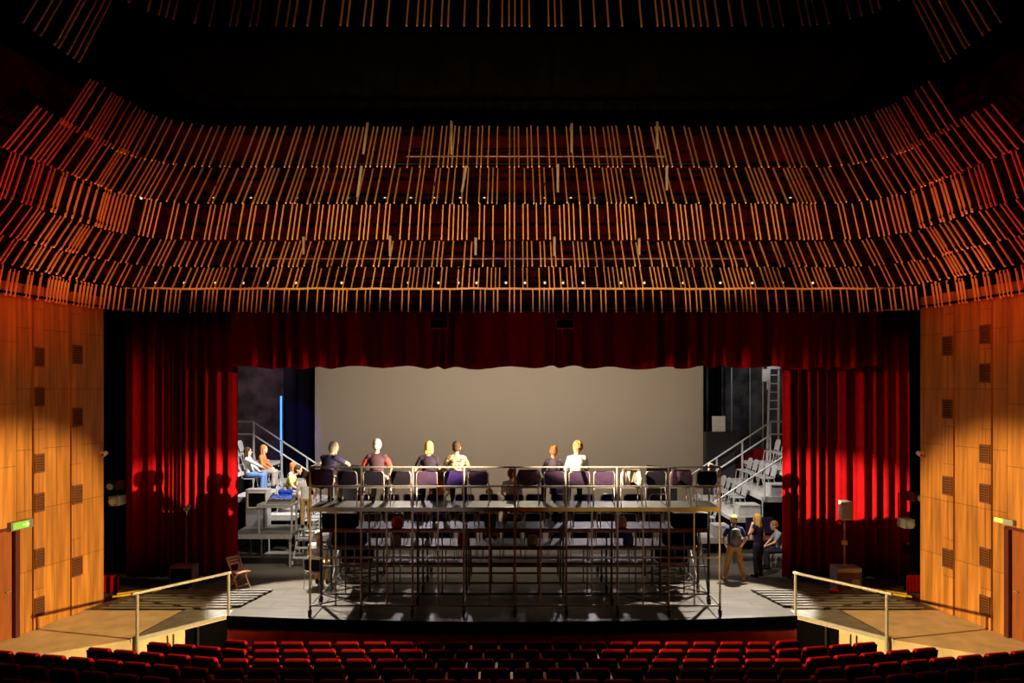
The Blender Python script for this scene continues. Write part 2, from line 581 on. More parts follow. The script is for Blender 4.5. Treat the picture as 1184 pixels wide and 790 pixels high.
# the nearer tier whose lower ends show along the upper edge of the picture
tier(9, 30, -60, 1.06, 15.6, 7.4, 'nearer tier of wooden battens hanging above the black ceiling void', Yend=11.5, dens=1.25)

for sgn, nm in ((-1, 'left'), (1, 'right')):
    root = empty('batten_canopy', (sgn * 8.35, 15.0, 11.7), 'short high group of battens in the dark upper %s corner' % nm, 'slatted canopy', 'side groups of the batten canopy')
    sp_, yv = MB(), .1
    for g in (.0, .14, .30, .52, .62, .95, 1.1, 1.35):
        dn = Vector((0, 1.2, 1.8)).normalized()
        x = Vector((0, 1, 0))
        x = (x - dn * x.dot(dn)).normalized()
        y = dn.cross(x)
        sp_.box(Vector((sgn * .05 * g, -g * 1.2, 0)) + dn * 1.08, (.03, .036, 2.16), Matrix((x, y, dn)).transposed())
    sp_.build('slat_panel', M['batten'], root)
    rl = MB().bar((0, .22, .25), (sgn * .08, -1.5, .25), .04, .05).bar((0, 1.2, 1.7), (sgn * .08, -.5, 1.7), .04, .05)
    rl.build('carrier_rail', M['black'], root)

# dark backing behind the tiers (one stepped wall)
bk = MB()
for k, (yb, yt, r, Yb, Xc) in enumerate(TIERS):
    root, d, zb = TR[k]
    pts = tier_path(Xc + .75, max(Yb, Yb + d.y) + .55, R=1.9)
    for sgn in (-1, 1):
        vs, fs = [], []
        for x, y in pts:
            vs += [(x * sgn, y, zb + .1), (x * sgn, y, zb + d.z + .12)]
        for i in range(len(pts) - 1):
            fs.append((2 * i, 2 * i + 2, 2 * i + 3, 2 * i + 1))
        bk.add(vs, fs)
ob = bk.build('wall_canopy', M['backing'])
struct(ob, 'dark wine coloured wall behind the wooden battens', 'wall')
sm = ob.modifiers.new('thick', 'SOLIDIFY')
sm.thickness = .04

# glowing rails at the head and foot of the lowest tier
root, d, zb = TR[5]
for nm, zz, rr, lab in (('ledge_rail', zb + d.z + .03, .028, 'pale rail along the head of the lowest battens'),
                        ('ledge_rail', zb + .09, .022, 'thin pale rail along the foot of the lowest battens')):
    o = MB().path([(x, 20.14 + d.y * .3 + random.uniform(-.01, .01), zz + random.uniform(-.012, .012)) for x in [-10.1 + 20.2 * i / 40 for i in range(41)]], rr, 6).build(nm, M['batten'], root, Vector((0, -20.0, -zb)))
    tag(o, lab)

# lamps tucked behind tiers two and five
def can(px, py, Y, label, group):
    p = at(px, py, Y)
    e = empty('spotlight', p, label, 'lamp', group)
    MB().tube((0, .02, 0), (0, .26, .10), .055, .05, 10).build('lamp_housing', M['black_gloss'], e)
    MB().tube((0, .0, -.008), (0, .024, 0), .028, .028, 10).build('lens', M['lens'], e)
    MB().bar((-.07, .14, .05), (-.07, .14, .2), .012, .03).bar((.07, .14, .05), (.07, .14, .2), .012, .03).bar((-.075, .14, .2), (.075, .14, .2), .03, .012).tube((0, .14, .2), (0, .14, .42), .012).build('yoke', M['black'], e)


for i, px in enumerate([163, 247, 290, 343, 402, 445, 475, 502, 532, 560, 630, 660, 687, 730, 914]):
    can(px, 229, 19.55, 'small black spotlight behind the second batten tier, %s from the left' % ordinal(i + 1), 'spotlights behind the second tier')
for i, px in enumerate([180, 213, 249, 281, 310, 342, 395, 472, 507, 530, 551, 585, 607, 630, 651, 674, 718, 745, 790, 833, 870, 905, 940]):
    can(px, 327, 20.12, 'small black spotlight behind the fifth batten tier, %s from the left' % ordinal(i + 1), 'spotlights behind the fifth tier')

# lighting pipes and hanging rods that show between the battens
for i, (y, x0, x1, Y, lab) in enumerate([(181, 470, 770, 20.2, 'upper thin lighting pipe behind the topmost full batten tier'), (189, 400, 800, 20.0, 'lower thin lighting pipe behind the topmost full batten tier'),
                                         (299, 300, 860, 20.35, 'blue-lit lighting pipe behind the fourth batten tier')]):
    tag(MB().tube(at(x0, y, Y), at(x1, y, Y), .02).build('lighting_pipe', M['steel_dark' if i < 2 else 'steel']), lab, 'pipe')
for i, (px, y0, y1, Y) in enumerate([(425, 142, 178, 18.7), (522, 140, 178, 18.7), (661, 143, 176, 18.7), (760, 141, 172, 18.7), (539, 192, 222, 18.9), (645, 190, 222, 18.9), (771, 192, 220, 18.9), (418, 192, 228, 18.9),
                                     (451, 273, 296, 19.2), (550, 275, 295, 19.2), (641, 274, 296, 19.2), (739, 276, 295, 19.2), (351, 274, 294, 19.2)]):
    grp = ['topmost full tier', 'second tier', 'fourth tier'][0 if i < 4 else 1 if i < 8 else 2]
    tag(MB().tube(at(px, y0, Y), at(px - (5 if i in (0, 4, 7) else 0), y1, Y), .035, .03).build('hanging_rod', M['ch_seat']),
        'pale upright rod hung before the %s of battens, at %s' % (grp, ['its far left', 'left of its middle', 'right of its middle', 'its far right', 'left of its middle', 'right of its middle', 'its far right', 'its far left',
                                                                       'left of its middle', 'its middle', 'right of its middle', 'its far right', 'its far left'][i]), 'rod', 'pale rods among the battens')

# ================================================================ CURTAINS
def drape(x0, x1, Y, zb, zt, period=.34, amp=.11, seed=1, scallop=0.0, sag=0.0):
    rnd = random.Random(seed)
    n = int((x1 - x0) / .035)
    cols = []
    ph = 0.0
    a = amp
    for i in range(n + 1):
        x = x0 + (x1 - x0) * i / n
        ph += 2 * PI * (x1 - x0) / n / (period * (1 + .45 * math.sin(x * 1.7 + seed) + .25 * math.sin(x * 4.1)))
        a = amp * (1 + .5 * math.sin(x * 2.3 + seed * 2))
        yy = Y + a * math.sin(ph) + .35 * a * math.sin(2.3 * ph + 1)
        cols.append((x, yy, zb + scallop * math.sin(ph * .5) + .6 * scallop * math.sin(x * 1.3) - sag * math.sin(PI * i / n), a))
    vs, fs = [], []
    m = 9
    for th in (0, .02):
        for (x, yy, b, a) in cols:
            for j in range(m):
                t = j / (m - 1)
                vs.append((x, (yy - Y) * (1.08 - .35 * t) + Y + th, b + (zt - b) * t))
    N = (n + 1) * m
    for i in range(n):
        for j in range(m - 1):
            q = i * m + j
            fs.append((q, q + m, q + m + 1, q + 1))
            fs.append((N + q, N + q + 1, N + q + m + 1, N + q + m))
        fs.append((i * m, N + i * m, N + (i + 1) * m, (i + 1) * m))
        t = m - 1
        fs.append((i * m + t, (i + 1) * m + t, N + (i + 1) * m + t, N + i * m + t))
    for e in (0, n):
        for j in range(m - 1):
            q = e * m + j
            fs.append((q, q + 1, N + q + 1, N + q))
    return MB().add(vs, fs)


tag(drape(-11.05, -7.85, 22.2, .03, 7.75, seed=8).build('stage_curtain', M['velvet'], smooth=True), 'tall red velvet curtain drawn to the left of the stage opening', 'curtain')
tag(drape(7.75, 11.25, 22.2, .03, 7.75, seed=4).build('stage_curtain', M['velvet'], smooth=True), 'tall red velvet curtain drawn to the right of the stage opening', 'curtain')
tag(drape(-7.85, 10.4, 21.75, 6.0, 7.75, period=.62, amp=.14, seed=2, scallop=.035).build('valance_curtain', M['velvet'], smooth=True), 'short red velvet valance across the top of the stage opening', 'valance')
for s, x0, nm in ((-1, -11.0, 'left'), (1, 10.42, 'right')):
    tag(drape(x0, x0 + .62, 20.55, .02, .48, period=.16, amp=.03, seed=6).build('skirt_curtain', M['velvet'], smooth=True), 'low red pleated skirt at the foot of the %s wood wall end' % nm, 'curtain')
    tag(MB().box((s * 12.1, 22.9, 4.2), (2.8, .1, 8.4)).build('void_sheet', M['black']), 'black sheet standing in for the dark void beside the %s wood wall' % nm, 'curtain')  # flat black sheet added to give the empty recess its darkness
for px, nm in ((508, 'left'), (653, 'right')):
    p = at(px, 375, 21.4)
    e = empty('loudspeaker', p, 'small dark loudspeaker hung before the valance, %s of the middle' % nm, 'loudspeaker')
    MB().box((0, 0, 0), (.5, .22, .26)).build('cabinet', M['fascia'], e, bevel=.015)
    MB().box((0, -.115, 0), (.44, .012, .20)).build('grille', M['black'], e)
    MB().bar((.2, .0, .1), (.2, .05, .36), .03, .02).bar((-.2, .0, .1), (-.2, .05, .36), .03, .02).build('bracket', M['steel_dark'], e)

# ---- projection screen and what stands upstage
sc = empty('projection_screen', (0, 32, 0), 'huge plain beige projection screen across the back of the stage', 'screen')
MB().box((-.12, 0, 3.55), (15.95, .04, 6.3)).build('screen_cloth', M['screen'], sc)
fr = MB().box((-.12, .06, 6.76), (16.2, .1, .12)).box((-.12, .06, .34), (16.2, .1, .12)).box((-8.17, .06, 3.2), (.12, .1, 6.4)).box((7.93, .06, 3.2), (.12, .1, 6.4))
fr.build('screen_frame', M['black'], sc)
tag(drape(-9.6, -8.3, 32.6, .02, 7.2, period=.7, amp=.1, seed=9).build('masking_curtain', cloth('blue_black_cloth', (.010, .010, .022)), smooth=True), 'black masking curtain beside the left edge of the projection screen', 'curtain')
tag(drape(7.98, 8.5, 31.6, .02, 7.4, period=.4, amp=.06, seed=3).build('masking_curtain', M['black'], smooth=True), 'narrow black masking curtain beside the right edge of the projection screen', 'curtain')
p = at(325, 530, 31.3)
e = empty('edge_glow_strip', p, 'thin upright glow strip standing in for a blue-lit curtain edge beside the screen', 'lamp')
MB().tube((0, 0, 0), (0, 0, 2.4), .035).build('glow_strip', M['blue_glow'], e)  # emissive strip on an added stand, in place of a lit curtain edge
MB().tube((0, .05, -2.6), (0, .05, 2.45), .025).tube((0, .05, -2.7), (0, .05, -2.6), .25, .22, 14).build('stand', M['black'], e)
e.location.z = 2.72
# right side wall dressing
p = at(830, 550, 31.0)
tag(MB().box((at(831, 0, 31).x + .02, 31.0, 1.85), (1.15, .5, 3.7)).build('flight_case', M['black_gloss'], bevel=.03), 'tall black case standing by the right edge of the projection screen', 'case')
tag(MB().box((at(831, 0, 31).x, 31.0, 3.70 + .31), (.52, .06, .62), Euler((-.06, 0, 0))).build('white_board', M['white'], bevel=.01), 'blank pale board propped on the tall black case', 'board')
for i, (px, lab) in enumerate(((846, 'thin pale pipe running up the dark wall, nearer the screen'), (868, 'thin pale pipe running up the dark wall, in the middle'), (884, 'thin pale pipe running up the dark wall, nearer the curtain'))):
    X = at(px, 0, 33).x
    tag(MB().tube((X, 33 + .1 * i, 0), (X, 33 + .1 * i, 8), .03 if i != 1 else .02).build('wall_pipe', M['grey_box']), lab, 'pipe')
lad = empty('metal_ladder', (at(893, 0, 31).x, 31.2, 0), 'pale metal ladder frame rising behind the side seats near the red curtain', 'ladder')
MB().bar((-.22, 0, 0), (-.02, 0, 6.9), .07, .05).build('stile', M['white'], lad)
MB().bar((.3, 0, 0), (.32, 0, 6.9), .07, .05).build('stile', M['white'], lad)
for k in range(7):
    MB().bar((-.1, 0, 4.6 + k * .34), (.31, 0, 4.6 + k * .34), .05, .04).build('rung', M['white'], lad)
MB().box((-.2, -.05, 5.95), (.3, .1, .5)).box((.1, -.05, 6.3), (.5, .1, .2)).box((-.1, -.05, 5.55), (.12, .1, .35)).build('bracket_plate', M['white'], lad)
for i, (px, py) in enumerate(((861, 535), (880, 528))):
    p = at(px, py, 32)
    c = empty('red_chair_block', (p.x, 32.3, 0), 'red block standing in for a chair by the dark back wall, %s the curtain' % ('further from' if i == 0 else 'nearer'), 'chair block')
    MB().box((0, 0, (p.z + .3) / 2), (.62, .5, p.z + .3)).build('body', M['red_plastic'], c, bevel=.01)  # plain red block stands in for a chair; door and handle are added
    MB().box((0, -.26, (p.z + .3) / 2), (.56, .02, p.z + .2)).build('door', M['red_plastic'], c)
    MB().tube((.2, -.28, p.z * .6), (.2, -.28, p.z * .6 + .15), .012).build('handle', M['steel'], c)
for i, (px0, px1, y0, y1, Y, lab) in enumerate(((748, 783, 538, 541, 28.0, 'black board standing upstage, seen over the railing near its yellow-edged end'), (392, 422, 537, 539, 28.0, 'black board standing upstage between the two grey-haired people'))):
    a, b = at(px0, y0, Y), at(px1, y1, Y)
    e = empty('black_board', ((a.x + b.x) / 2, Y, 0), lab, 'board')
    w = b.x - a.x
    MB().prism([(-w / 2, 0, .7), (w / 2, 0, .7), (w / 2, 0, b.z), (-w / 2, 0, a.z)], (0, .05, 0)).build('panel', M['black_gloss'], e)
    for s in (-1, 1):
        MB().bar((s * w * .4, .02, 0), (s * w * .4, .02, .75), .04, .04).bar((s * w * .4, -.3, .02), (s * w * .4, .34, .02), .05, .04).build('leg', M['steel_dark'], e)

# ================================================================ THEATRE SEATS
def seat_proto():
    root = empty('theatre_seat', (0, 0, 0))
    bk = MB()
    sec = []
    # slanted upholstered back: outline narrower at the head
    tilt = .16
    for (z, w, y0, y1) in ((.36, .24, -.16, -.08), (.62, .245, -.21, -.11), (.86, .235, -.265, -.165), (.92, .215, -.275, -.185)):
        sec.append([(-w, y0, z), (w, y0, z), (w, y1, z), (-w, y1, z)])
    vs = [p for s in sec for p in s]
    fs = [(3, 2, 1, 0)]
    for k in range(3):
        for i in range(4):
            fs.append((k * 4 + i, k * 4 + (i + 1) % 4, k * 4 + 4 + (i + 1) % 4, k * 4 + 4 + i))
    fs.append((12, 13, 14, 15))
    bk.add(vs, fs).build('backrest', M['seat_red'], root, bevel=.025, smooth=False)
    sh = MB()
    vs = []
    for (z, w, y) in ((.30, .243, -.165), (.62, .247, -.214), (.885, .232, -.272)):
        vs += [(-w, y, z), (w, y, z), (w, y - .022, z), (-w, y - .022, z)]
    fs = [(0, 1, 2, 3)]
    for k in range(2):
        for i in range(4):
            fs.append((k * 4 + i, k * 4 + 4 + i, k * 4 + 4 + (i + 1) % 4, k * 4 + (i + 1) % 4))
    fs.append((11, 10, 9, 8))
    sh.add(vs, fs).build('back_shell', M['seat_shell'], root)
    MB().box((0, .02, .52), (.45, .10, .40), Euler((.16, 0, 0))).build('seat_cushion', M['seat_red'], root, bevel=.03)
    MB().box((.275, -.01, .70), (.05, .36, .04)).build('armrest', M['arm_wood'], root, bevel=.01)
    MB().box((.275, -.01, .34), (.035, .26, .68)).box((.275, -.02, .012), (.07, .34, .024)).build('pedestal', M['seat_shell'], root)
    return root


proto = seat_proto()
used = False
pitch = .55
ANG = math.radians(12.5)
RW = ['front', 'second', 'third', 'fourth', 'fifth', 'sixth']
for k, (Y, zt, xm) in enumerate(ROWS):
    spots = []
    kink = 5.05
    nx = int(kink / pitch)
    off = 0 if k % 2 == 0 else pitch / 2
    for i in range(-40, 41):
        u = i * pitch + off
        if abs(u) <= kink:
            X, YY, rz = u, Y, 0.0
        else:
            s = 1 if u > 0 else -1
            X = s * (kink + (abs(u) - kink) * math.cos(ANG))
            YY = Y + (abs(u) - kink) * math.sin(ANG)
            rz = s * ANG
        if abs(X) > xm:
            continue
        z = zt - .92
        sc_ = F / YY
        if not (-25 < HX + X * sc_ < 1209):
            continue
        if HY + (CH - zt) * sc_ > 795:
            continue
        spots.append((X, YY, z, rz))
    spots.sort()
    for j, (X, YY, z, rz) in enumerate(spots):
        o = proto if not used else copy_tree(proto)
        used = True
        o.location = (X + random.uniform(-.008, .008), YY, z)
        o.rotation_euler = (0, 0, rz + random.uniform(-.015, .015))
        half = len(spots) / 2
        if j < half:
            w = '%s from its left end' % ordinal(j + 1)
        else:
            w = '%s from its right end' % ordinal(len(spots) - j)
        tag(o, 'red upholstered theatre seat in the %s row from the stage, %s' % (RW[k], w), 'theatre seat', 'theatre seats in the %s row' % RW[k])

# ================================================================ STAGE-EDGE RAMPS, PLANKS, RAILINGS
for sgn, nm in ((-1, 'left'), (1, 'right')):
    def q(x, y, z=0.0):
        return Vector((x if sgn < 0 else -x, y, z))
    tri = [q(-8.2, 16.80), q(-6.84, 18.55), q(-6.84, 18.9), q(-7.88, 19.6)]
    e = empty('ramp_plate', q(-7.6, 18.3), 'grey triangular floor plate between the sandy apron and the stage, %s side' % nm, 'floor plate')
    o3 = e.location.copy()
    pl = MB().prism([p - o3 + Vector((0, 0, .004)) for p in tri], (0, 0, .022))
    pl.build('plate', M['grey_plate'], e)
    MB().bar(q(-8.22, 16.76, -.02) - o3, q(-6.83, 18.53, -.02) - o3, .05, .09).build('edge_strip', M['rail'], e)
    # shallow planks rising to the stage
    e = empty('plank_steps', q(-8.6, 20), 'flight of shallow grey planks between the apron and the stage, %s side' % nm, 'plank steps')
    o3 = e.location.copy()
    for k in range(8):
        y = 18.98 + k * .235
        xo = -10.05 + .105 * k * (1.0)
        xi = -6.75 + .05 * k if k else -6.9
        a, b = q(xo, y + .11), q(xi, y + .11)
        c = (a + b) / 2 - o3
        L = (b - a).length
        MB().box(c + Vector((0, 0, .040)), (L, .215, .03), Euler((-.16, 0, 0))).build('plank', M['plank'], e)
    for i, (ya, yb_) in enumerate(((20.0, 20.75), (20.25, 20.95))):
        tag(MB().bar(q(-10.28 + .0 * i, ya, .06), q(-9.35, yb_, .06), .09, .05).build('edge_board', M['hazard']),
            'yellow edge board at the %s outer end of the planks, %s' % (nm, 'nearer the seats' if i == 0 else 'nearer the curtain'), 'board')
    # handrail
    e = empty('hand_railing', q(-7.6, 17.6), 'grey metal handrail on two posts at the %s corner of the stage' % nm, 'railing')
    o3 = e.location.copy()
    p1, p2 = q(-8.08, 16.78), q(-6.78, 18.62)
    MB().tube(p1 + Vector((0, 0, -.5)) - o3, p1 + Vector((0, 0, .98)) - o3, .034, .034, 12).build('post', M['rail'], e)
    MB().tube(p2 + Vector((0, 0, -.4)) - o3, p2 + Vector((0, 0, .98)) - o3, .034, .034, 12).build('post', M['rail'], e)
    d = (p2 - p1).normalized()
    MB().bar(p1 - d * .12 + Vector((0, 0, 1.0)) - o3, p2 + d * .06 + Vector((0, 0, 1.0)) - o3, .075, .055).build('top_rail', M['rail'], e, bevel=.012)
    # lower short supports under the plate edge
    for t in (.35, .62):
        pp = p1 + (p2 - p1) * t
        MB().bar(pp + Vector((0, 0, -.6)) - o3 + q(.08, -.08), pp + Vector((0, 0, -.06)) - o3 + q(.08, -.08), .03, .03).build('support', M['steel_dark'], e)

# ================================================================ SCAFFOLD SEATING
XP = [-4.78 + 9.7 / 8 * i for i in range(9)]
DECKS = [(18.4, 19.5, 2.60), (19.5, 20.6, 1.90), (20.6, 21.7, 1.24), (21.7, 22.8, 0.56)]
LAB = ['tallest scaffold platform with a guard rail, nearest the theatre seats', 'second highest scaffold platform, just behind the railed one', 'third scaffold platform, one step above the lowest', 'lowest scaffold platform, closest to the screen']


def caster(root, x, y):
    c = MB().tube((x, y, .16), (x, y, .27), .03).bar((x - .035, y, .16), (x - .035, y - .02, .07), .012, .05).bar((x + .035, y, .16), (x + .035, y - .02, .07), .012, .05).box((x, y, .165), (.1, .08, .02)).build('caster', M['steel_dark'], root)
    MB().tube((x - .025, y - .02, .075), (x + .025, y - .02, .075), .073, .073, 14).build('wheel', M['rubber'], c)
    MB().tube((x - .03, y - .02, .075), (x + .03, y - .02, .075), .03, .03, 10).build('hub', M['hazard'], c)


for k, (y0, y1, z) in enumerate(DECKS):
    root = empty('scaffold_platform', (0, y0, 0), LAB[k], 'scaffold platform', 'scaffold seating platforms')

    def V(x, y, zz):
        return Vector((x, y - y0, zz))
    # decks, two bays each
    for i in range(0, 8):
        xa, xb = XP[i], XP[i + 1]
        o = MB().box(V((xa + xb) / 2, (y0 + y1) / 2 + .02, z - .03), (xb - xa - .012, y1 - y0 - .03, .06)).build('deck_board', M['deck' if k == 0 else 'deck'], root)
        yellow = k == 0 and i >= 4
        if i == 0 or i == 4:
            pass
        e_ = MB().box(V((xa + xb) / 2, y0 + .0, z - .045), (xb - xa - .012, .03, .10)).build('deck_edge', M['deck_yellow' if yellow else 'steel' if k == 0 else 'deck_dark'], root)
        if yellow:
            tag(e_, 'yellow deck edge')
    base = .27
    ym = y0 + .02
    yb_ = y1 - .06
    msteel = M['steel'] if k == 0 else M['steel_dark']
    for i, x in enumerate(XP):
        top = z + .95 if k == 0 else z - .09
        MB().tube(V(x, ym, .2), V(x, ym, top), .026, .026, 8).build('post', msteel, root)
        MB().tube(V(x, yb_, .2), V(x, yb_, z - .09), .022, .022, 8).build('post', M['steel_dark'], root)
        if i % 2 == 0 or k == 0:
            caster(root, x, ym - y0)
        if i % 2 == 0 and k in (0, 3):
            caster(root, x, yb_ - y0)
        # frame across the row
        MB().tube(V(x, ym, base), V(x, yb_, base), .018, .018, 6).build('cross_bar', M['steel_dark'], root)
    for i in range(8):                                # half posts in the lower half
        x = (XP[i] + XP[i + 1]) / 2
        if k == 0:
            MB().tube(V(x, ym, base), V(x, ym, z - .09), .019, .019, 6).build('upright', msteel, root)
        elif z > 1:
            MB().tube(V(x, ym, base), V(x, ym, z - .09), .017, .017, 6).build('upright', msteel, root)
    hs = [base, 1.40] if k == 0 else ([base, .95] if z > 1.1 else [base])
    for h in hs:
        MB().tube(V(XP[0], ym, h), V(XP[-1], ym, h), .02, .02, 6).build('ledger', msteel, root)
        MB().tube(V(XP[0], yb_, h), V(XP[-1], yb_, h), .018, .018, 6).build('ledger', M['steel_dark'], root)
    if k == 0:
        for h in (z + .50, z + .95):
            MB().tube(V(XP[0], ym, h), V(XP[-1], ym, h), .022, .022, 8).build('guard_rail', M['steel'], root)
            for x in (XP[0], XP[-1]):
                MB().tube(V(x, ym, h), V(x, yb_, h), .022, .022, 8).build('guard_rail', M['steel'], root)
        for x in (XP[0], XP[-1]):
            MB().tube(V(x, yb_, z), V(x, yb_, z + .95), .024, .024, 8).build('post', M['steel'], root)
    # diagonal braces
    for i in ((0, 7) if k else (0, 6)):
        MB().tube(V(XP[i], ym, base), V(XP[i + 1], yb_, base), .017, .017, 6).build('brace', M['steel_dark'], root)
        MB().tube(V(XP[i], yb_, base + .02), V(XP[i + (1 if i == 0 else 1)], ym, base + .02), .017, .017, 6).build('brace', M['steel_dark'], root)
    if k < 3 and k > 0:
        MB().tube(V(XP[0], ym, base), V(XP[0], yb_, z - .1), .017, .017, 6).build('brace', M['steel_dark'], root)
        MB().tube(V(XP[-1], ym, base), V(XP[-1], yb_, z - .1), .017, .017, 6).build('brace', M['steel_dark'], root)
# step boxes on the lower decks, at both ends
for k in (1, 2, 3):
    y0, y1, z = DECKS[k]
    for sgn, nm in ((-1, 'left'), (1, 'right')):
        e = empty('step_box', (sgn * 4.42 + .07, y0 + .26, z), 'black step box at the %s end of the %s scaffold platform' % (nm, ['', 'second highest', 'third', 'lowest'][k]), 'step box', 'black step boxes on the scaffold')
        MB().box((0, 0, .18), (.84, .46, .36)).build('box_body', M['black'], e)
        MB().box((0, 0, .372), (.86, .48, .022)).build('tread', M['deck_dark'], e)

# ================================================================ CHAIRS ON THE SCAFFOLD
def chair_proto(back, frame, seat):
    r = empty('stacking_chair', (0, 0, 0))
    MB().prism([(x, y, .435) for x, _, y in [(a, 0, c - .22) for a, b, c in rrect(.46, .44, .06)]], (0, 0, .045)).build('seat', seat, r, bevel=.012)
    bm = MB()
    n = rrect(.46, .33, .07)
    vs0 = [(x, -.215 - z * .16, .49 + z) for x, y, z in n]
    bm.prism(vs0, (0, -.03, .005))
    bm.build('backrest', back, r, bevel=.01)
    loop = [(-.245, -.20, .42), (-.245, -.225, .52), (-.245, -.285, .78), (-.20, -.295, .835), (.20, -.295, .835), (.245, -.285, .78), (.245, -.225, .52), (.245, -.20, .42)]
    MB().path([Vector(p) for p in loop], .0135, 6).build('back_frame', frame, r)
    MB().path([Vector(p) for p in ((-.235, .2, .425), (-.235, -.2, .425), (.235, -.2, .425), (.235, .2, .425), (-.235, .2, .425))], .012, 6).build('seat_frame', frame, r)
    for sx in (-1, 1):
        MB().tube((sx * .235, .19, .42), (sx * .245, .24, .005), .0125, .0125, 6).build('leg', frame, r)
        MB().tube((sx * .24, -.19, .42), (sx * .25, -.29, .005), .0125, .0125, 6).build('leg', frame, r)
    return r


CP = {'purple': chair_proto(M['ch_purple'], M['ch_frame'], M['ch_seat']), 'navy': chair_proto(M['ch_navy'], M['ch_frame'], M['ch_navy']), 'black': chair_proto(M['ch_black'], M['ch_frame'], M['ch_seat'])}
fresh = {k: True for k in CP}
CLOOK = {'purple': 'dusty purple-backed chair', 'navy': 'navy-backed chair', 'black': 'black-backed pale-framed chair'}


def put_chair(kind, x, y, z, rz, label, group):
    o = CP[kind] if fresh[kind] else copy_tree(CP[kind])
    fresh[kind] = False
    o.location = (x, y, z)
    o.rotation_euler = (0, 0, rz)
    return tag(o, label, 'chair', group)


TOP = [(372, 'purple'), (403, 'black'), (433.5, 'black'), (464, 'black'), (493, 'purple'), (525, 'navy'), (554, 'purple'), (611, 'purple'), (641, 'purple'), (670, 'purple'), (699, 'purple'), (729, 'black'), (757, 'black'), (786, 'black'), (817, 'black')]
YC = 18.92
for i, (px, kind) in enumerate(TOP):
    put_chair(kind, (px - HX) / F * 18.75, YC, 2.60, random.uniform(-.08, .08), '%s on the railed top platform, %s from the %s end' % (CLOOK[kind], ordinal(i + 1 if i < 8 else 15 - i), 'left' if i < 8 else 'right'), 'chairs on the top platform')
LOWK = [['navy', 'navy', 'purple', 'navy'], ['purple', 'black', 'purple', 'navy'], ['black', 'black', 'navy', 'purple']]
for k in (1, 2, 3):
    y0, y1, z = DECKS[k]
    for i in range(13):
        x = -3.72 + .62 * i
        if k == 1 and i in ():
            continue
        kind = LOWK[k - 1][random.randrange(4)]
        put_chair(kind, x + random.uniform(-.04, .04), y0 + .52 + random.uniform(-.03, .03), z, random.uniform(-.1, .1),
                  '%s on the %s scaffold platform, %s from the %s end' % (CLOOK[kind], ['', 'second highest', 'third', 'lowest'][k], ordinal(i + 1 if i < 7 else 13 - i), 'left' if i < 7 else 'right'),
                  'chairs on the %s platform' % ['', 'second highest', 'third', 'lowest'][k])

# jackets hung over chair backs, bags on the rows
def jacket(px, m, label, w=.25, drop=.34, seed=1):
    r = random.Random(seed)
    e = empty('jacket', (TX0(px), YC - .27, 2.60 + .84), label, 'jacket', 'jackets over the chair backs')
    vs, fs, n = [], [], 9
    prof = [(.10, -drop * .6), (.085, -.10), (.05, .005), (0, .035), (-.05, .02), (-.075, -.10), (-.085, -drop)]
    for th in (0, .018):
        for i in range(n):
            u = -1 + 2 * i / (n - 1)
            for j, (y, z) in enumerate(prof):
                q = .018 * math.sin(3.1 * u * (1 + j * .2) + seed) * (j - 2.5) * .4
                k = 1 - th / .05 * .3
                vs.append((u * (w + .02 * math.sin(j + seed)), y * k + q, z * (1 if j not in (0, len(prof) - 1) else 1 + .18 * math.sin(4 * u + seed)) - th * .7))
    N, mm = n * len(prof), len(prof)
    for i in range(n - 1):
        for j in range(mm - 1):
            a = i * mm + j
            fs += [(a, a + 1, a + mm + 1, a + mm), (N + a, N + a + mm, N + a + mm + 1, N + a + 1)]
        fs += [(i * mm, (i + 1) * mm, N + (i + 1) * mm, N + i * mm), (i * mm + mm - 1, N + i * mm + mm - 1, N + (i + 1) * mm + mm - 1, (i + 1) * mm + mm - 1)]
    for i in (0, n - 1):
        for j in range(mm - 1):
            a = i * mm + j
            fs.append((a, N + a, N + a + 1, a + 1))
    MB().add(vs, fs).build('jacket_body', m, e, smooth=True)
    sl = MB()
    for s_ in (-1, 1):
        sl.path([Vector((s_ * w * .9, -.04, .0)), Vector((s_ * (w + .03), -.10, -.16)), Vector((s_ * (w - .01), -.11, -.36))], .035, 8)
    sl.build('sleeve', m, e, smooth=True)


def TX0(px):
    return (px - HX) / F * 18.75


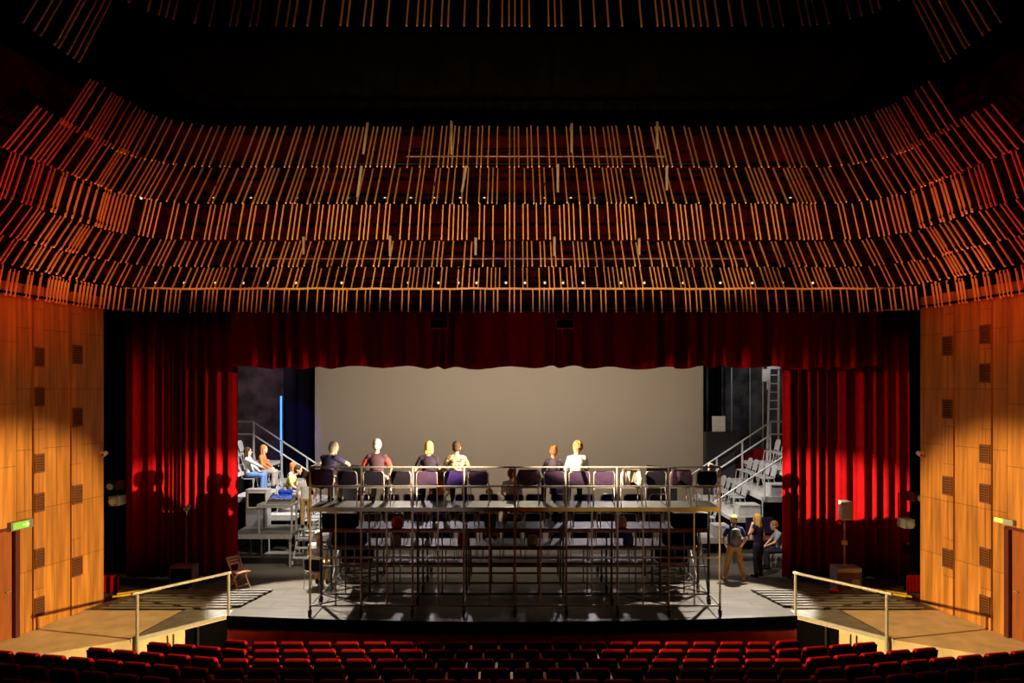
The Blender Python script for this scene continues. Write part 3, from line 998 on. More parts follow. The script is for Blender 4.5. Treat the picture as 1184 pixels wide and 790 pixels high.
jacket(372, cloth('plum_jacket', (.12, .07, .13), .3, 12), 'plum jacket hung over the chair of the person bending sideways', .27, .36, 1)
jacket(611, cloth('mauve_jacket', (.20, .12, .17), .3, 12), 'mauve jacket hung over the empty chair left of the person with the bun', .24, .30, 2)
jacket(729, cloth('pale_jacket', (.45, .40, .33), .3, 12), 'pale jacket hung over an empty chair right of the curly-haired person', .20, .30, 4)
jacket(786, cloth('mauve_jacket', (.20, .12, .17), .3, 12), 'mauve jacket hung over a chair near the yellow-edged end of the top platform', .21, .26, 5)
for i, (x, k, m, nm) in enumerate(((-2.9, 1, cloth('orange_bag', (.75, .18, .04)), 'orange'), (-.55, 1, cloth('teal_bag', (.05, .22, .30)), 'teal'), (2.75, 1, cloth('white_bag', (.65, .62, .58)), 'white'),
                                   (-1.3, 2, cloth('red_bag', (.6, .03, .03)), 'red'), (.55, 2, cloth('cream_bag', (.7, .6, .4)), 'cream'), (3.1, 2, cloth('blue_bag_cloth', (.06, .10, .45)), 'blue'), (-3.1, 2, cloth('white_bag', (.65, .62, .58)), 'white'))):
    y0, y1, z = DECKS[k]
    e = empty('shoulder_bag', (x, y0 + .16, z), '%s shoulder bag standing behind the chairs on the %s scaffold platform' % (nm, ['', 'second highest', 'third'][k]), 'bag')
    MB().loft([((0, 0, .01), .13, .07), ((0, 0, .05), .15, .085), ((0, 0, .2), .14, .08), ((0, 0, .27), .11, .035)], 14).build('bag_body', m, e, smooth=True)
    MB().path([Vector((-.1, 0, .25)), Vector((-.08, 0, .38)), Vector((.0, .01, .42)), Vector((.08, 0, .38)), Vector((.1, 0, .25))], .009, 6).build('bag_strap', M['ch_black'], e)

# ================================================================ SIDE RISERS
SIDE = [(6.1, 7.1, .56), (7.1, 8.1, 1.24), (8.1, 9.1, 1.90), (9.1, 10.2, 2.60)]
YN, YFAR = 25.3, 30.6
for sgn, nm in ((-1, 'left'), (1, 'right')):
    ld = ['lowest', 'second lowest', 'second highest', 'highest']
    for k, (xa, xb, z) in enumerate(SIDE):
        e = empty('side_riser', (sgn * (xa + xb) / 2, YN, 0), '%s platform of the stepped seating on the %s side of the stage' % (ld[k], nm), 'seating platform', 'stepped platforms on the %s' % nm)
        w = xb - xa
        yn = YN if sgn > 0 or k > 1 else YN + .4
        MB().box((0, (YFAR - yn) / 2 + (yn - YN), z - .06), (w - .01, YFAR - yn, .12)).build('deck', M['grey_box'], e)
        MB().box((0, yn - YN - .012, z - .09), (w - .01, .02, .18)).build('deck_edge', M['steel'], e)
        for sx in (-1, 1):
            for y in (yn - YN + .05, 2.6, YFAR - YN - .05):
                MB().tube((sx * (w / 2 - .06), y, 0), (sx * (w / 2 - .06), y, z - .1), .025, .025, 8).build('leg', M['steel'], e)
        MB().box((-sgn * (w / 2 - .015), (YFAR - yn) / 2 + (yn - YN), z / 2 - .1), (.02, YFAR - yn - .2, z - .25)).build('riser_panel', M['black'], e)
    # far rail
    e = empty('stair_railing', (sgn * 8.5, YFAR, 0), 'pale sloping double handrail at the back of the stepped seating, %s side' % nm, 'railing')
    sl = .66
    x0, x1 = 7.0, 10.2
    z0 = .56 + 1.45
    for dz in (0, -.5):
        pts = [Vector((sgn * x0 - sgn * 8.5, 0, z0 + dz)), Vector((sgn * x1 - sgn * 8.5, 0, z0 + dz + sl * (x1 - x0))), Vector((sgn * (x1 + .9) - sgn * 8.5, 0, z0 + dz + sl * (x1 - x0)))]
        MB().path(pts, .034, 8).build('rail', M['rail'], e)
    for x, zb in ((7.0, .56), (8.05, 1.24), (9.05, 1.9), (10.15, 2.6)):
        MB().bar((sgn * x - sgn * 8.5, 0, zb), (sgn * x - sgn * 8.5, 0, z0 + sl * (x - x0)), .06, .06).build('post', M['rail'], e)
    if sgn > 0:
        e = empty('stair_railing', (7.7, YN - .03, 0), 'pale sloping single handrail at the near side of the grey shell chairs', 'railing')
        MB().path([Vector((6.3 - 7.7, 0, 1.55)), Vector((9.3 - 7.7, 0, 1.55 + 3.0 * .66))], .026, 8).build('rail', M['rail'], e)
        for x, zb in ((6.35, .56), (7.2, 1.24), (8.2, 1.9), (9.2, 2.6)):
            MB().tube((x - 7.7, 0, zb - .1), (x - 7.7, 0, 1.55 + (x - 6.3) * .66), .022, .022, 8).build('post', M['rail'], e)
        for k, (xa, xb) in enumerate(((6.6, 7.09), (7.42, 8.09), (8.45, 9.09))):
            z = SIDE[k][2]
            e = empty('step_box', ((xa + xb) / 2, YN + .36, z), 'grey step box on the %s platform of the seating beside the grey shell chairs' % ld[k], 'step box', 'grey step boxes on the stepped seating')
            MB().box((0, 0, .18), (xb - xa, .66, .36)).build('box_body', M['grey_box'], e)
            MB().box((-.0, 0, .37), (xb - xa, .70, .025)).build('tread', M['steel'], e)


def shell_chair(frame, shell):
    r = empty('shell_chair', (0, 0, 0))
    MB().prism([(x, y - .22, .44) for x, _, y in rrect(.46, .44, .09)], (0, 0, .03)).build('seat', shell, r, bevel=.012)
    MB().prism([(x, -.20 - z * .22, .50 + z) for x, y, z in rrect(.46, .40, .14)], (0, -.025, .004)).build('backrest', shell, r, bevel=.01)
    for sx in (-1, 1):
        MB().tube((sx * .2, .17, .44), (sx * .235, .24, .005), .013, .013, 6).build('leg', frame, r)
        MB().tube((sx * .2, -.17, .44), (sx * .24, -.26, .005), .013, .013, 6).build('leg', frame, r)
        MB().tube((sx * .2, -.18, .44), (sx * .19, -.24, .62), .012, .012, 6).build('back_support', frame, r)
    return r


sp = shell_chair(M['ch_frame'], M['ch_grey'])
first = True
LEFTP = [(-8.95, 26.55, 2), (-8.85, 27.55, 2), (-8.05 + .15, 27.7, 1), (-7.62, 26.3, 1)]
for sgn, nm in ((1, 'right'), (-1, 'left')):
    for k in (0, 1, 2, 3):
        xa, xb, z = SIDE[k]
        for j in range(5):
            y = YN + (1.35 if sgn > 0 else .75) + j * .68
            X = sgn * ((xa + xb) / 2 + .12)
            if sgn < 0 and any(kk == k and abs(y - yy) < .62 for xx, yy, kk in LEFTP):
                continue
            o = sp if first else copy_tree(sp)
            first = False
            o.location = (X, y, z)
            o.rotation_euler = (0, 0, sgn * PI / 2 + random.uniform(-.1, .1))
            tag(o, 'grey shell chair on the %s platform of the %s-hand steps, %s from the curtain' % (['lowest', 'second lowest', 'second highest', 'highest'][k], nm, ordinal(j + 1)), 'chair', 'shell chairs on the %s stepped seating' % nm)
for (xx, yy, kk), lab in zip(LEFTP, ('lounging person in blue jeans', 'person with red-brown hair behind', 'red-haired person with pale top', 'person in the yellow shirt')):
    o = copy_tree(sp)
    o.location = (xx, yy, SIDE[kk][2])
    o.rotation_euler = (0, 0, -PI / 2)
    tag(o, 'grey shell chair under the ' + lab, 'chair', 'shell chairs on the left stepped seating')

# ================================================================ PEOPLE
DG = None


def remesh(name, mb, m, parent, voxel=.012, smooth=4):
    me = bpy.data.meshes.new(name + '_raw')
    me.from_pydata(mb.v, [], mb.f)
    o = bpy.data.objects.new(name, me)
    C.objects.link(o)
    r = o.modifiers.new('remesh', 'REMESH')
    r.mode = 'VOXEL'
    r.voxel_size = voxel
    s = o.modifiers.new('smooth', 'SMOOTH')
    s.factor = .5
    s.iterations = smooth
    bpy.context.view_layer.update()
    ev = o.evaluated_get(bpy.context.evaluated_depsgraph_get())
    new = bpy.data.meshes.new_from_object(ev)
    o.modifiers.clear()
    o.data = new
    new.name = name
    new.materials.clear()
    new.materials.append(m)
    new.polygons.foreach_set('use_smooth', [True] * len(new.polygons))
    bpy.data.meshes.remove(me)
    o.parent = parent
    return o


def cap(mb, p, r0, q, r1, n=12):
    mb.tube(p, q, r0, r1, n)
    mb.ball(p, (r0, r0, r0), n, 8)
    mb.ball(q, (r1, r1, r1), n, 8)


def hand(mb, wrist, dirv, up, side, curl=.5):
    """palm, four unequal bent fingers and a thumb leaving the palm's side"""
    d = Vector(dirv).normalized()
    u = Vector(up)
    u = (u - d * u.dot(d)).normalized()
    s = d.cross(u) * side
    R = Matrix((s, d, u)).transposed()
    w = Vector(wrist)
    mb.ball(w + d * .05, (.040, .052, .017), 12, 8, R)
    for i, ln in enumerate((.066, .076, .070, .054)):
        b = w + d * .088 + s * (-.030 + i * .020)
        k = b + d * ln * .5 * math.cos(curl * .6) - u * ln * .5 * math.sin(curl * .6)
        t = k + d * ln * .5 * math.cos(curl * 1.6) - u * ln * .5 * math.sin(curl * 1.6)
        cap(mb, b, .0095, k, .009, 8)
        cap(mb, k, .009, t, .008, 8)
    b = w + d * .03 - s * .032
    k = b + d * .035 - s * .03 - u * .01
    t = k + d * .035 - s * .006 - u * .012
    cap(mb, b, .012, k, .0105, 8)
    cap(mb, k, .0105, t, .009, 8)


def sit(lean=0.0, side=0.0, arms=None, knees=.44, spread=.13):
    J = dict(pelvis=(0, 0, .575), waist=(side * .15, .0 + lean * .12, .76), chest=(side * .5, .0 + lean * .38, .985), neck=(side * .75, .015 + lean * .55, 1.145 - abs(lean) * .05), head=(side * .95, .04 + lean * .75, 1.30 - abs(lean) * .10))
    cx, cy, cz = J['chest']
    J['shoulder'] = [(cx - .170, cy - .005, cz + .080), (cx + .170, cy - .005, cz + .080)]
    J['elbow'] = [(cx - .25, cy + .07, cz - .17), (cx + .25, cy + .07, cz - .17)]
    J['wrist'] = [(cx - .15, cy + .28, cz - .30), (cx + .15, cy + .28, cz - .30)]
    J['hip'] = [(-.09, .02, .56), (.09, .02, .56)]
    J['knee'] = [(-spread, knees, .545), (spread, knees, .545)]
    J['ankle'] = [(-spread - .01, knees - .02, .095), (spread + .01, knees - .02, .095)]
    if arms:
        for side_i, (e, w) in arms.items():
            J['elbow'][side_i] = e
            J['wrist'][side_i] = w
    return J


def stand(lean=0.0, spread=.10, arms=None, fwd=0.0):
    J = dict(pelvis=(0, 0, .95), waist=(0, lean * .1, 1.12), chest=(0, lean * .25, 1.335), neck=(0, .01 + lean * .4, 1.495), head=(0, .035 + lean * .55, 1.645))
    cx, cy, cz = J['chest']
    J['shoulder'] = [(-.185, cy, 1.425), (.185, cy, 1.425)]
    J['elbow'] = [(-.265, cy - .02, 1.14), (.265, cy - .02, 1.14)]
    J['wrist'] = [(-.25, cy + .09, .90), (.25, cy + .09, .90)]
    J['hip'] = [(-.095, 0, .92), (.095, 0, .92)]
    J['knee'] = [(-.10 - spread * .5, .03 - fwd * .5, .50), (.10 + spread * .5, .03 + fwd * .5, .50)]
    J['ankle'] = [(-.10 - spread, 0 - fwd, .095), (.10 + spread, 0 + fwd, .095)]
    if arms:
        for side_i, (e, w) in arms.items():
            J['elbow'][side_i] = e
            J['wrist'][side_i] = w
    return J


def person(label, loc, rz, J, scale=1.0, shirt=None, trousers=None, hair=None, hairstyle='short', yaw=0.0, pitch=0.0, sleeve='short', shoes=None, group=None, female=False, extra=None):
    root = empty('person', loc, label, 'person', group, rz)
    root.scale = (scale, scale, scale)
    V = {k: [Vector(p) for p in v] if isinstance(v, list) else Vector(v) for k, v in J.items()}
    fw = .92 if female else 1.0
    b = MB()
    # trunk
    dn = (V['pelvis'] - V['waist']).normalized()
    b.loft([(V['pelvis'] + dn * .10, .10, .085), (V['pelvis'] + dn * .03, .155, .115), (V['waist'], .135 * fw, .098), (V['chest'] * .55 + V['waist'] * .45, .15 * fw, .108), (V['chest'], .178 * fw, .115), (V['chest'] * .4 + V['neck'] * .6, .135 * fw, .085), (V['neck'], .06, .055)], 16)
    cap(b, V['neck'] - (V['neck'] - V['chest']) * .2, .06, V['head'] - Vector((0, 0, .05)), .052)
    H = V['head']
    R = Euler((pitch, 0, yaw)).to_matrix() * 1.13
    H = H + Vector((0, 0, .012))
    b.ball(H + R @ Vector((0, -.008, .025)), (.076, .096, .100), 16, 12, R)
    b.ball(H + R @ Vector((0, .022, -.045)), (.056, .066, .070), 14, 10, R)
    b.ball(H + R @ Vector((0, .092, -.015)), (.012, .022, .020), 8, 6, R)      # nose
    b.ball(H + R @ Vector((0, .078, -.062)), (.026, .012, .008), 8, 6, R)      # mouth
    b.ball(H + R @ Vector((0, .07, -.098)), (.025, .02, .018), 8, 6, R)        # chin
    for s in (-1, 1):
        b.ball(H + R @ Vector((s * .080, -.008, -.01)), (.010, .022, .032), 8, 6, R)
        b.ball(H + R @ Vector((s * .03, .080, .022)), (.024, .010, .008), 8, 6, R)
    for i, s in ((0, -1), (1, 1)):
        cap(b, V['shoulder'][i], .056 * fw, V['elbow'][i], .042 * fw)
        cap(b, V['elbow'][i], .042 * fw, V['wrist'][i], .027)
        cap(b, V['shoulder'][i], .056 * fw, V['chest'] + (V['shoulder'][i] - V['chest']) * .4, .07)
        fd = (V['wrist'][i] - V['elbow'][i]).normalized()
        hand(b, V['wrist'][i], fd, Vector((0, 0, 1)) if abs(fd.z) < .8 else Vector((s, 0, 0)), s, .7)
        cap(b, V['hip'][i], .092, V['knee'][i], .060)
        cap(b, V['knee'][i], .058, V['ankle'][i] + (V['knee'][i] - V['ankle'][i]) * .6, .056)
        cap(b, V['ankle'][i] + (V['knee'][i] - V['ankle'][i]) * .6, .056, V['ankle'][i], .038)
        a = V['ankle'][i]
        cap(b, a + Vector((0, -.035, -.045)), .036, a + Vector((s * .02, .13, -.065)), .026)
    remesh('body', b, M['skin'], root, .0095, 3)
    for s in (-1, 1):
        MB().ball(H + R @ Vector((s * .031, .088, .006)), (.011, .008, .008), 8, 6).build('eye', M['black_gloss'], root)
    # shirt
    g = .016
    t = MB()
    t.loft([(V['pelvis'] + dn * .02, .168, .128), (V['waist'], .155 * fw, .118), (V['chest'] * .55 + V['waist'] * .45, .165 * fw, .124), (V['chest'], .205 * fw, .130), (V['chest'] * .4 + V['neck'] * .6, .160 * fw, .100), (V['chest'] * .15 + V['neck'] * .85, .075, .07)], 18)
    for i in (0, 1):
        cap(t, V['chest'] * .1 + V['neck'] * .9 - Vector((0, 0, .02)), .06, V['shoulder'][i], .062 * fw)
        cap(t, V['chest'] + (V['shoulder'][i] - V['chest']) * .4, .088, V['shoulder'][i], .066 * fw)
        if sleeve == 'none':
            continue
        f = .62 if sleeve == 'short' else 1.0
        e = V['shoulder'][i] + (V['elbow'][i] - V['shoulder'][i]) * f
        cap(t, V['shoulder'][i], .067 * fw, e, .062 * fw if sleeve == 'short' else .056)
        if sleeve == 'long':
            cap(t, V['elbow'][i], .056, V['wrist'][i] - (V['wrist'][i] - V['elbow'][i]) * .08, .040)
    remesh('shirt', t, shirt, root, .013, 3)
    # trousers
    t = MB()
    t.loft([(V['pelvis'] + dn * .12, .10, .10), (V['pelvis'] + dn * .03, .170, .130), (V['pelvis'] * .6 + V['waist'] * .4, .150, .112)], 18)
    for i in (0, 1):
        cap(t, V['hip'][i], .108, V['knee'][i], .075)
        cap(t, V['knee'][i], .075, V['ankle'][i] + Vector((0, 0, .03)), .062)
    remesh('trousers', t, trousers, root, .014, 3)
    for i, s in ((0, -1), (1, 1)):
        a = V['ankle'][i]
        t = MB()
        cap(t, a + Vector((0, -.045, -.050)), .043, a + Vector((s * .02, .14, -.060)), .035)
        cap(t, a + Vector((0, -.03, 0)), .045, a + Vector((0, -.02, -.04)), .045)
        remesh('shoe', t, shoes or M['ch_black'], root, .013, 2)
    # hair
    if hair is not None:
        h = MB()
        if hairstyle == 'cap':
            h.ball(H + R @ Vector((0, -.01, .055)), (.086, .106, .080), 16, 10, R)
            h.ball(H + R @ Vector((0, .11, .045)), (.065, .07, .012), 12, 6, R)
            remesh('cap', h, hair, root, .011, 2)
        else:
            h.ball(H + R @ Vector((0, -.024, .044)), (.090, .102, .096), 16, 12, R)
            h.ball(H + R @ Vector((0, -.052, -.01)), (.084, .074, .085), 14, 10, R)
            if hairstyle == 'long':
                for s in (-1, 0, 1):
                    cap(h, H + R @ Vector((s * .045, -.06, .0)), .052, H + R @ Vector((s * .06, -.085 + abs(s) * .03, -.19)), .040)
                for s in (-1, 1):
                    cap(h, H + R @ Vector((s * .075, -.01, .03)), .025, H + R @ Vector((s * .085, .0, -.15)), .024)
            if hairstyle == 'bob':
                for s in (-1, 0, 1):
                    cap(h, H + R @ Vector((s * .045, -.055, .02)), .055, H + R @ Vector((s * .055, -.06, -.095)), .042)
            if hairstyle == 'bun':
                h.ball(H + R @ Vector((0, -.09, .105)), (.045, .045, .042), 12, 8)
            if hairstyle == 'curly':
                rr = random.Random(5)
                for _ in range(60):
                    a, e = rr.uniform(-PI - .25, .25), rr.uniform(-.75, 1.4)
                    h.ball(H + R @ (Vector((0, -.03, .035)) + Vector((.09 * math.cos(e) * math.cos(a), .095 * math.cos(e) * math.sin(a) - .02, .10 * math.sin(e)))), (.026, .026, .026), 8, 6)
            remesh('hair', h, hair, root, .011, 1)
    if extra:
        extra(root, V)
    return root


HAIRS = dict(grey=cloth('grey_hair', (.34, .33, .31), .2, 60), white=cloth('white_hair', (.42, .41, .38), .3, 60), blonde=cloth('blonde_hair', (.62, .38, .10), .3, 60), dark=cloth('dark_hair', (.05, .03, .02), .3, 60), brown=cloth('brown_hair', (.30, .13, .05), .3, 60), red=cloth('red_hair', (.42, .16, .05), .3, 60))
navy = cloth('navy_shirt', (.045, .045, .11)); black_t = cloth('black_shirt', (.022, .016, .030)); maroon = cloth('maroon_dark_shirt', (.055, .030, .045)); redc = cloth('red_sleeves', (.55, .05, .04))
cream = cloth('cream_print_shirt', (.56, .49, .27), col2=(.08, .055, .03), scale=15)
M['cream_print_shirt'].node_tree.nodes['Color Ramp'].color_ramp.elements[0].position = .43
M['cream_print_shirt'].node_tree.nodes['Color Ramp'].color_ramp.elements[1].position = .47
white = cloth('white_shirt', (.58, .56, .50), .08); jeans = cloth('blue_jeans', (.12, .20, .42)); tan = cloth('tan_trousers', (.50, .30, .13)); khaki = cloth('khaki_trousers', (.46, .25, .09)); dark_p = cloth('dark_trousers', (.03, .025, .04)); shorts = cloth('grey_trousers', (.30, .27, .24)); yellow = cloth('yellow_shirt', (.75, .66, .18)); rust = cloth('rust_shirt', (.60, .16, .05)); purple = cloth('purple_shirt', (.20, .10, .28)); green = cloth('olive_shirt', (.40, .36, .16)); cardigan = cloth('slate_cardigan', (.16, .13, .19))


def TX(px, Y=18.75):
    return (px - HX) / F * Y


def sleeves_red(root, V):
    t = MB()
    for i in (0, 1):
        a, e = V['shoulder'][i], V['elbow'][i]
        cap(t, a + (e - a) * .35, .073, a + (e - a) * .75, .067)
    tag(remesh('sleeve', t, redc, root, .013, 2), 'red sleeve ends')


PZ, PY = 2.60, 18.92
person('grey-haired person in a navy T-shirt bending sideways on the top platform', (TX(374), PY, PZ), -.35, sit(.25, .10, {1: ((.46, .26, .92), (.40, .46, .76)), 0: ((-.14, .34, .86), (.12, .44, .72))}), 1.05, navy, shorts, HAIRS['white'], 'short', yaw=-.5, pitch=-.25)
person('upright grey-haired person in a dark shirt with red sleeve ends on the top platform', (TX(434), PY, PZ), .0, sit(.03, 0, {0: ((-.31, .05, .82), (-.25, .26, .64)), 1: ((.31, .05, .82), (.25, .26, .64))}), 1.09, maroon, shorts, HAIRS['white'], 'short', yaw=.1, extra=sleeves_red)
person('blond-haired person in a black T-shirt, back turned, seated on the top platform', (TX(494), PY, PZ), .05, sit(.02, .02, {0: ((-.30, .02, .80), (-.28, .22, .62))}), 1.05, black_t, dark_p, HAIRS['blonde'], 'bob', female=True)
person('dark-haired person in a cream patterned shirt, back turned, seated on the top platform', (TX(527), PY, PZ), -.05, sit(.04, 0, {0: ((-.30, .06, .83), (-.22, .26, .64)), 1: ((.30, .06, .83), (.24, .26, .64))}), 1.05, cream, dark_p, HAIRS['dark'], 'short')
person('small person with a brown hair bun and slate cardigan seated on the top platform', (TX(641), PY + .05, PZ), .25, sit(.06, .0), .98, cardigan, dark_p, HAIRS['brown'], 'bun', yaw=.3, sleeve='long', female=True)
person('person with curly brown hair and a loose white shirt seated on the top platform', (TX(668), PY, PZ), .1, sit(.0, .0), 1.05, white, dark_p, HAIRS['brown'], 'curly', yaw=.3, sleeve='long')

# people further down the scaffold rows
y2 = DECKS[1][0] + .52
y3 = DECKS[2][0] + .52
person('person in a rust shirt seated on the second highest scaffold platform', (-3.72 + .62 * 3, y2, 1.90), .1, sit(.15), 1.0, rust, jeans, HAIRS['brown'], 'long', female=True)
person('person in a purple shirt seated on the second highest scaffold platform', (-3.72 + .62 * 8, y2, 1.90), -.1, sit(.2), 1.0, purple, dark_p, HAIRS['dark'], 'short')
person('person in an olive shirt seated on the third scaffold platform', (-3.72 + .62 * 5, y3, 1.24), 0, sit(.2), 1.0, green, tan, HAIRS['brown'], 'short')
person('person in a white top seated on the second highest scaffold platform near its middle', (-3.72 + .62 * 6, y2, 1.90), .1, sit(.25), 1.0, white, tan, HAIRS['brown'], 'short')
person('person in a red shirt seated on the third scaffold platform near its left end', (-3.72 + .62 * 2, y3, 1.24), .0, sit(.2), 1.0, redc, dark_p, HAIRS['dark'], 'short')
person('person in a yellow shirt seated on the third scaffold platform right of its middle', (-3.72 + .62 * 8, y3, 1.24), .0, sit(.2), 1.0, yellow, jeans, HAIRS['blonde'], 'bob', female=True)
person('white-haired person in a white top standing upstage before the screen', (TX(583, 29.5), 29.5, 0), PI, stand(), 1.0, white, white, HAIRS['white'], 'short', sleeve='long')

# left side group
person('person in a white T-shirt and white cap sitting low beside the scaffold', (TX(366, 21.2), 21.2, 0), -.15, sit(.10, 0, knees=.42), 1.06, white, tan, HAIRS['white'], 'cap')
c = put_chair('black', TX(366, 21.2), 21.2, 0, -.15, 'black chair on the stage floor under the person in the white cap', None)
person('long-haired person in a white shirt and blue jeans lounging on the stepped seating', (-8.95, 26.55, 1.90), -PI / 2 - .0, sit(-.12, 0, {1: ((.20, .30, .90), (.05, .42, .80))}, knees=.46), 1.05, white, jeans, HAIRS['dark'], 'long', yaw=.2, sleeve='long', female=True)
person('person with red-brown hair sitting behind the one in the white shirt', (-8.85, 27.55, 1.9), -PI / 2, sit(.05), 1.05, rust, shorts, HAIRS['red'], 'long', sleeve='long', female=True)
person('red-haired person with pale top on the stepped seating, next to the yellow shirt', (-7.90, 27.7, 1.24), -PI / 2 + .2, sit(.1), 1.08, white, dark_p, HAIRS['red'], 'long', yaw=.6, female=True)
person('balding person in a yellow shirt leaning forward on the stepped seating', (-7.62, 26.3, 1.24), -PI / 2 + .05, sit(.42), 1.12, yellow, shorts, HAIRS['dark'], 'short', pitch=-.2)
person('person in a white shirt and tan trousers standing with back turned beside the mixing desk', (-6.50, 24.55, 1.015), .25, stand(0, .0), 1.0, white, tan, HAIRS['dark'], 'short', pitch=-.15)


# right side group
def backpack(root, V):
    b = MB().loft([((0, -.20, 1.03), .12, .06), ((0, -.235, 1.06), .15, .10), ((0, -.235, 1.28), .15, .10), ((0, -.205, 1.44), .12, .07), ((0, -.19, 1.47), .06, .04)], 16)
    o = remesh('backpack', b, cloth('grey_pack', (.16, .15, .16), .3, 10), root, .014, 2)
    MB().ball((0, -.325, 1.14), (.11, .03, .09), 12, 8).build('pack_pocket', cloth('pack_pocket', (.30, .29, .28)), o, smooth=True)
    for s in (-1, 1):
        MB().path([Vector((s * .10, -.16, 1.42)), Vector((s * .115, -.02, 1.515)), Vector((s * .12, .125, 1.40)), Vector((s * .14, .07, 1.2)), Vector((s * .14, -.12, 1.08))], .017, 6).build('pack_strap', M['ch_black'], o)


person('person with a grey backpack and khaki trousers standing with feet apart, back turned', (TX(849, 21.95), 21.95, 0), -.1, stand(.0, .14, {0: ((-.31, -.03, 1.16), (-.22, .07, .95)), 1: ((.31, -.03, 1.16), (.22, .07, .95))}, fwd=-.05), 1.02, navy, khaki, cloth('sandy_hair', (.45, .28, .10), .2, 60), 'short', yaw=-.4, shoes=cloth('tan_shoes', (.6, .35, .12)), extra=backpack)
person('person with long fair hair in black clothes holding a hand to the mouth', (TX(877, 22.4), 22.4, 0), .7, stand(.03, .02, {0: ((-.23, .16, 1.22), (-.06, .18, 1.46))}), 1.0, black_t, dark_p, HAIRS['blonde'], 'long', yaw=.3, sleeve='none', female=True, pitch=-.1)
person('seated person in a grey top reading at the desk by the red curtain edge', (TX(903, 23.4), 23.4, 0), PI / 2 - .1, sit(.22, 0, {0: ((-.25, .25, .82), (-.1, .42, .70)), 1: ((.25, .25, .82), (.1, .42, .70))}), 1.0, cloth('grey_top', (.30, .30, .33)), dark_p, HAIRS['brown'], 'short', pitch=-.3)
put_chair('black', TX(903, 23.4) + .0, 23.4, 0, PI / 2 - .1, 'black chair under the reading person by the red curtain edge', None)

# desk, monitor and papers behind them
e = empty('work_table', (7.55, 24.35, 0), 'dark table cluttered with gear behind the two standing people', 'table')
MB().box((0, 0, .735), (1.5, .7, .03)).build('tabletop', M['deck_dark'], e)
for sx in (-1, 1):
    for sy in (-1, 1):
        MB().bar((sx * .7, sy * .3, 0), (sx * .7, sy * .3, .72), .04, .04).build('leg', M['steel_dark'], e)
e = empty('monitor', (7.75, 24.4, .75), 'dark monitor standing on the cluttered table', 'monitor')
MB().box((0, 0, .38), (.85, .05, .5)).build('screen_case', M['black_gloss'], e, bevel=.01)
MB().box((0, -.028, .38), (.79, .006, .44)).build('display', mat('monitor_face', (.02, .015, .05), .2), e)
MB().box((0, .03, .07), (.06, .03, .14)).box((0, .02, .01), (.3, .2, .02)).build('stand', M['black_gloss'], e)
tag(MB().box((7.05, 24.2, .765), (.32, .24, .02), Euler((0, 0, .3))).box((7.05, 24.33, .86), (.32, .02, .2), Euler((-.25, 0, .3))).build('laptop', M['white']), 'open pale laptop on the cluttered table', 'laptop')
for i, (x, y, r, lab) in enumerate(((7.2, 24.12, .045, 'white paper cup on the cluttered table, beside the laptop'), (7.4, 24.1, .04, 'white paper cup on the cluttered table, beside the monitor'))):
    tag(MB().tube((x, y, .75), (x, y, .87), r * .75, r, 12).tube((x, y, .87), (x, y, .88), r * 1.08, r * 1.08, 12).build('paper_cup', M['white']), lab, 'cup')

# left platform with mixing desk
e = empty('low_platform', (-7.6, 23.6, 0), 'low grey platform carrying the mixing desk, beside the left red curtain', 'platform')
MB().box((0, .82, .95), (1.85, 1.7, .10)).build('deck', M['deck'], e)
MB().box((0, -.03, .93), (1.87, .03, .14)).build('deck_edge', M['steel'], e)
for sx in (-.86, .86):
    for sy in (.05, 1.6):
        MB().bar((sx, sy, 0), (sx, sy, .9), .06, .06).build('leg', M['steel'], e)
MB().bar((-.86, .05, .3), (.86, .05, .3), .04, .04).build('stretcher', M['steel_dark'], e)
e = empty('side_stairs', (-6.45, 24.3, 0), 'short flight of metal stairs beside the low mixing platform', 'stairs')
for k in range(4):
    MB().box((0, -.55 + .24 * k + (.14 if k == 3 else 0), .25 * (k + 1)), (.46, .24 if k < 3 else .56, .03)).build('tread', M['grey_box'], e)
for sx in (-1, 1):
    MB().bar((sx * .22, -.66, .05), (sx * .22, .1, .88), .04, .12).build('stringer', M['steel'], e)
    MB().tube((sx * .22, .52, 0), (sx * .22, .52, .98), .02).build('leg', M['steel'], e)
e = empty('folding_table', (-7.22, 24.0, 1.0), 'grey table on the low platform holding the mixing desk', 'table')
MB().box((0, 0, .86), (1.1, .6, .05)).box((0, -.29, .81), (1.1, .03, .07)).build('tabletop', M['steel'], e)
for sx in (-1, 1):
    for sy in (-1, 1):
        MB().bar((sx * .5, sy * .25, 0), (sx * .5, sy * .25, .84), .05, .05).build('leg', M['steel'], e)
e = empty('mixing_desk', (-7.12, 24.0, 1.885), 'tilted mixing desk with a blue lit face on the grey table', 'mixing desk')
MB().prism([(-.38, -.24, 0), (-.38, .24, 0), (-.38, .24, .22), (-.38, -.24, .06)], (.76, 0, 0)).build('console_body', M['case'], e)
R_ = Euler((.3217, 0, 0))
MB().box((0, 0, .142), (.72, .47, .012), R_).build('control_face', M['case_trim' if False else 'steel_dark'], e)
for i in range(3):
    MB().box((-.22 + .22 * i, .10, .182), (.19, .16, .012), R_).build('display', M['blue_screen'], e)
fd = MB()
for i in range(12):
    fd.box((-.31 + .056 * i, -.06 + .02 * (i % 3), .13 + .006 * (i % 3)), (.02, .04, .03), R_)
fd.build('fader_key', M['white'], e)
e = empty('blue_bag', (-7.05, 24.2, 2.0), 'crumpled blue bag lying behind the mixing desk', 'bag')
rb = random.Random(3)
b = MB()
for _ in range(10):
    b.ball((rb.uniform(-.16, .16), rb.uniform(-.05, .06), rb.uniform(.10, .26)), (rb.uniform(.06, .11), .07, rb.uniform(.05, .08)), 10, 7)
b.ball((0, 0, .02), (.2, .1, .14), 12, 8)
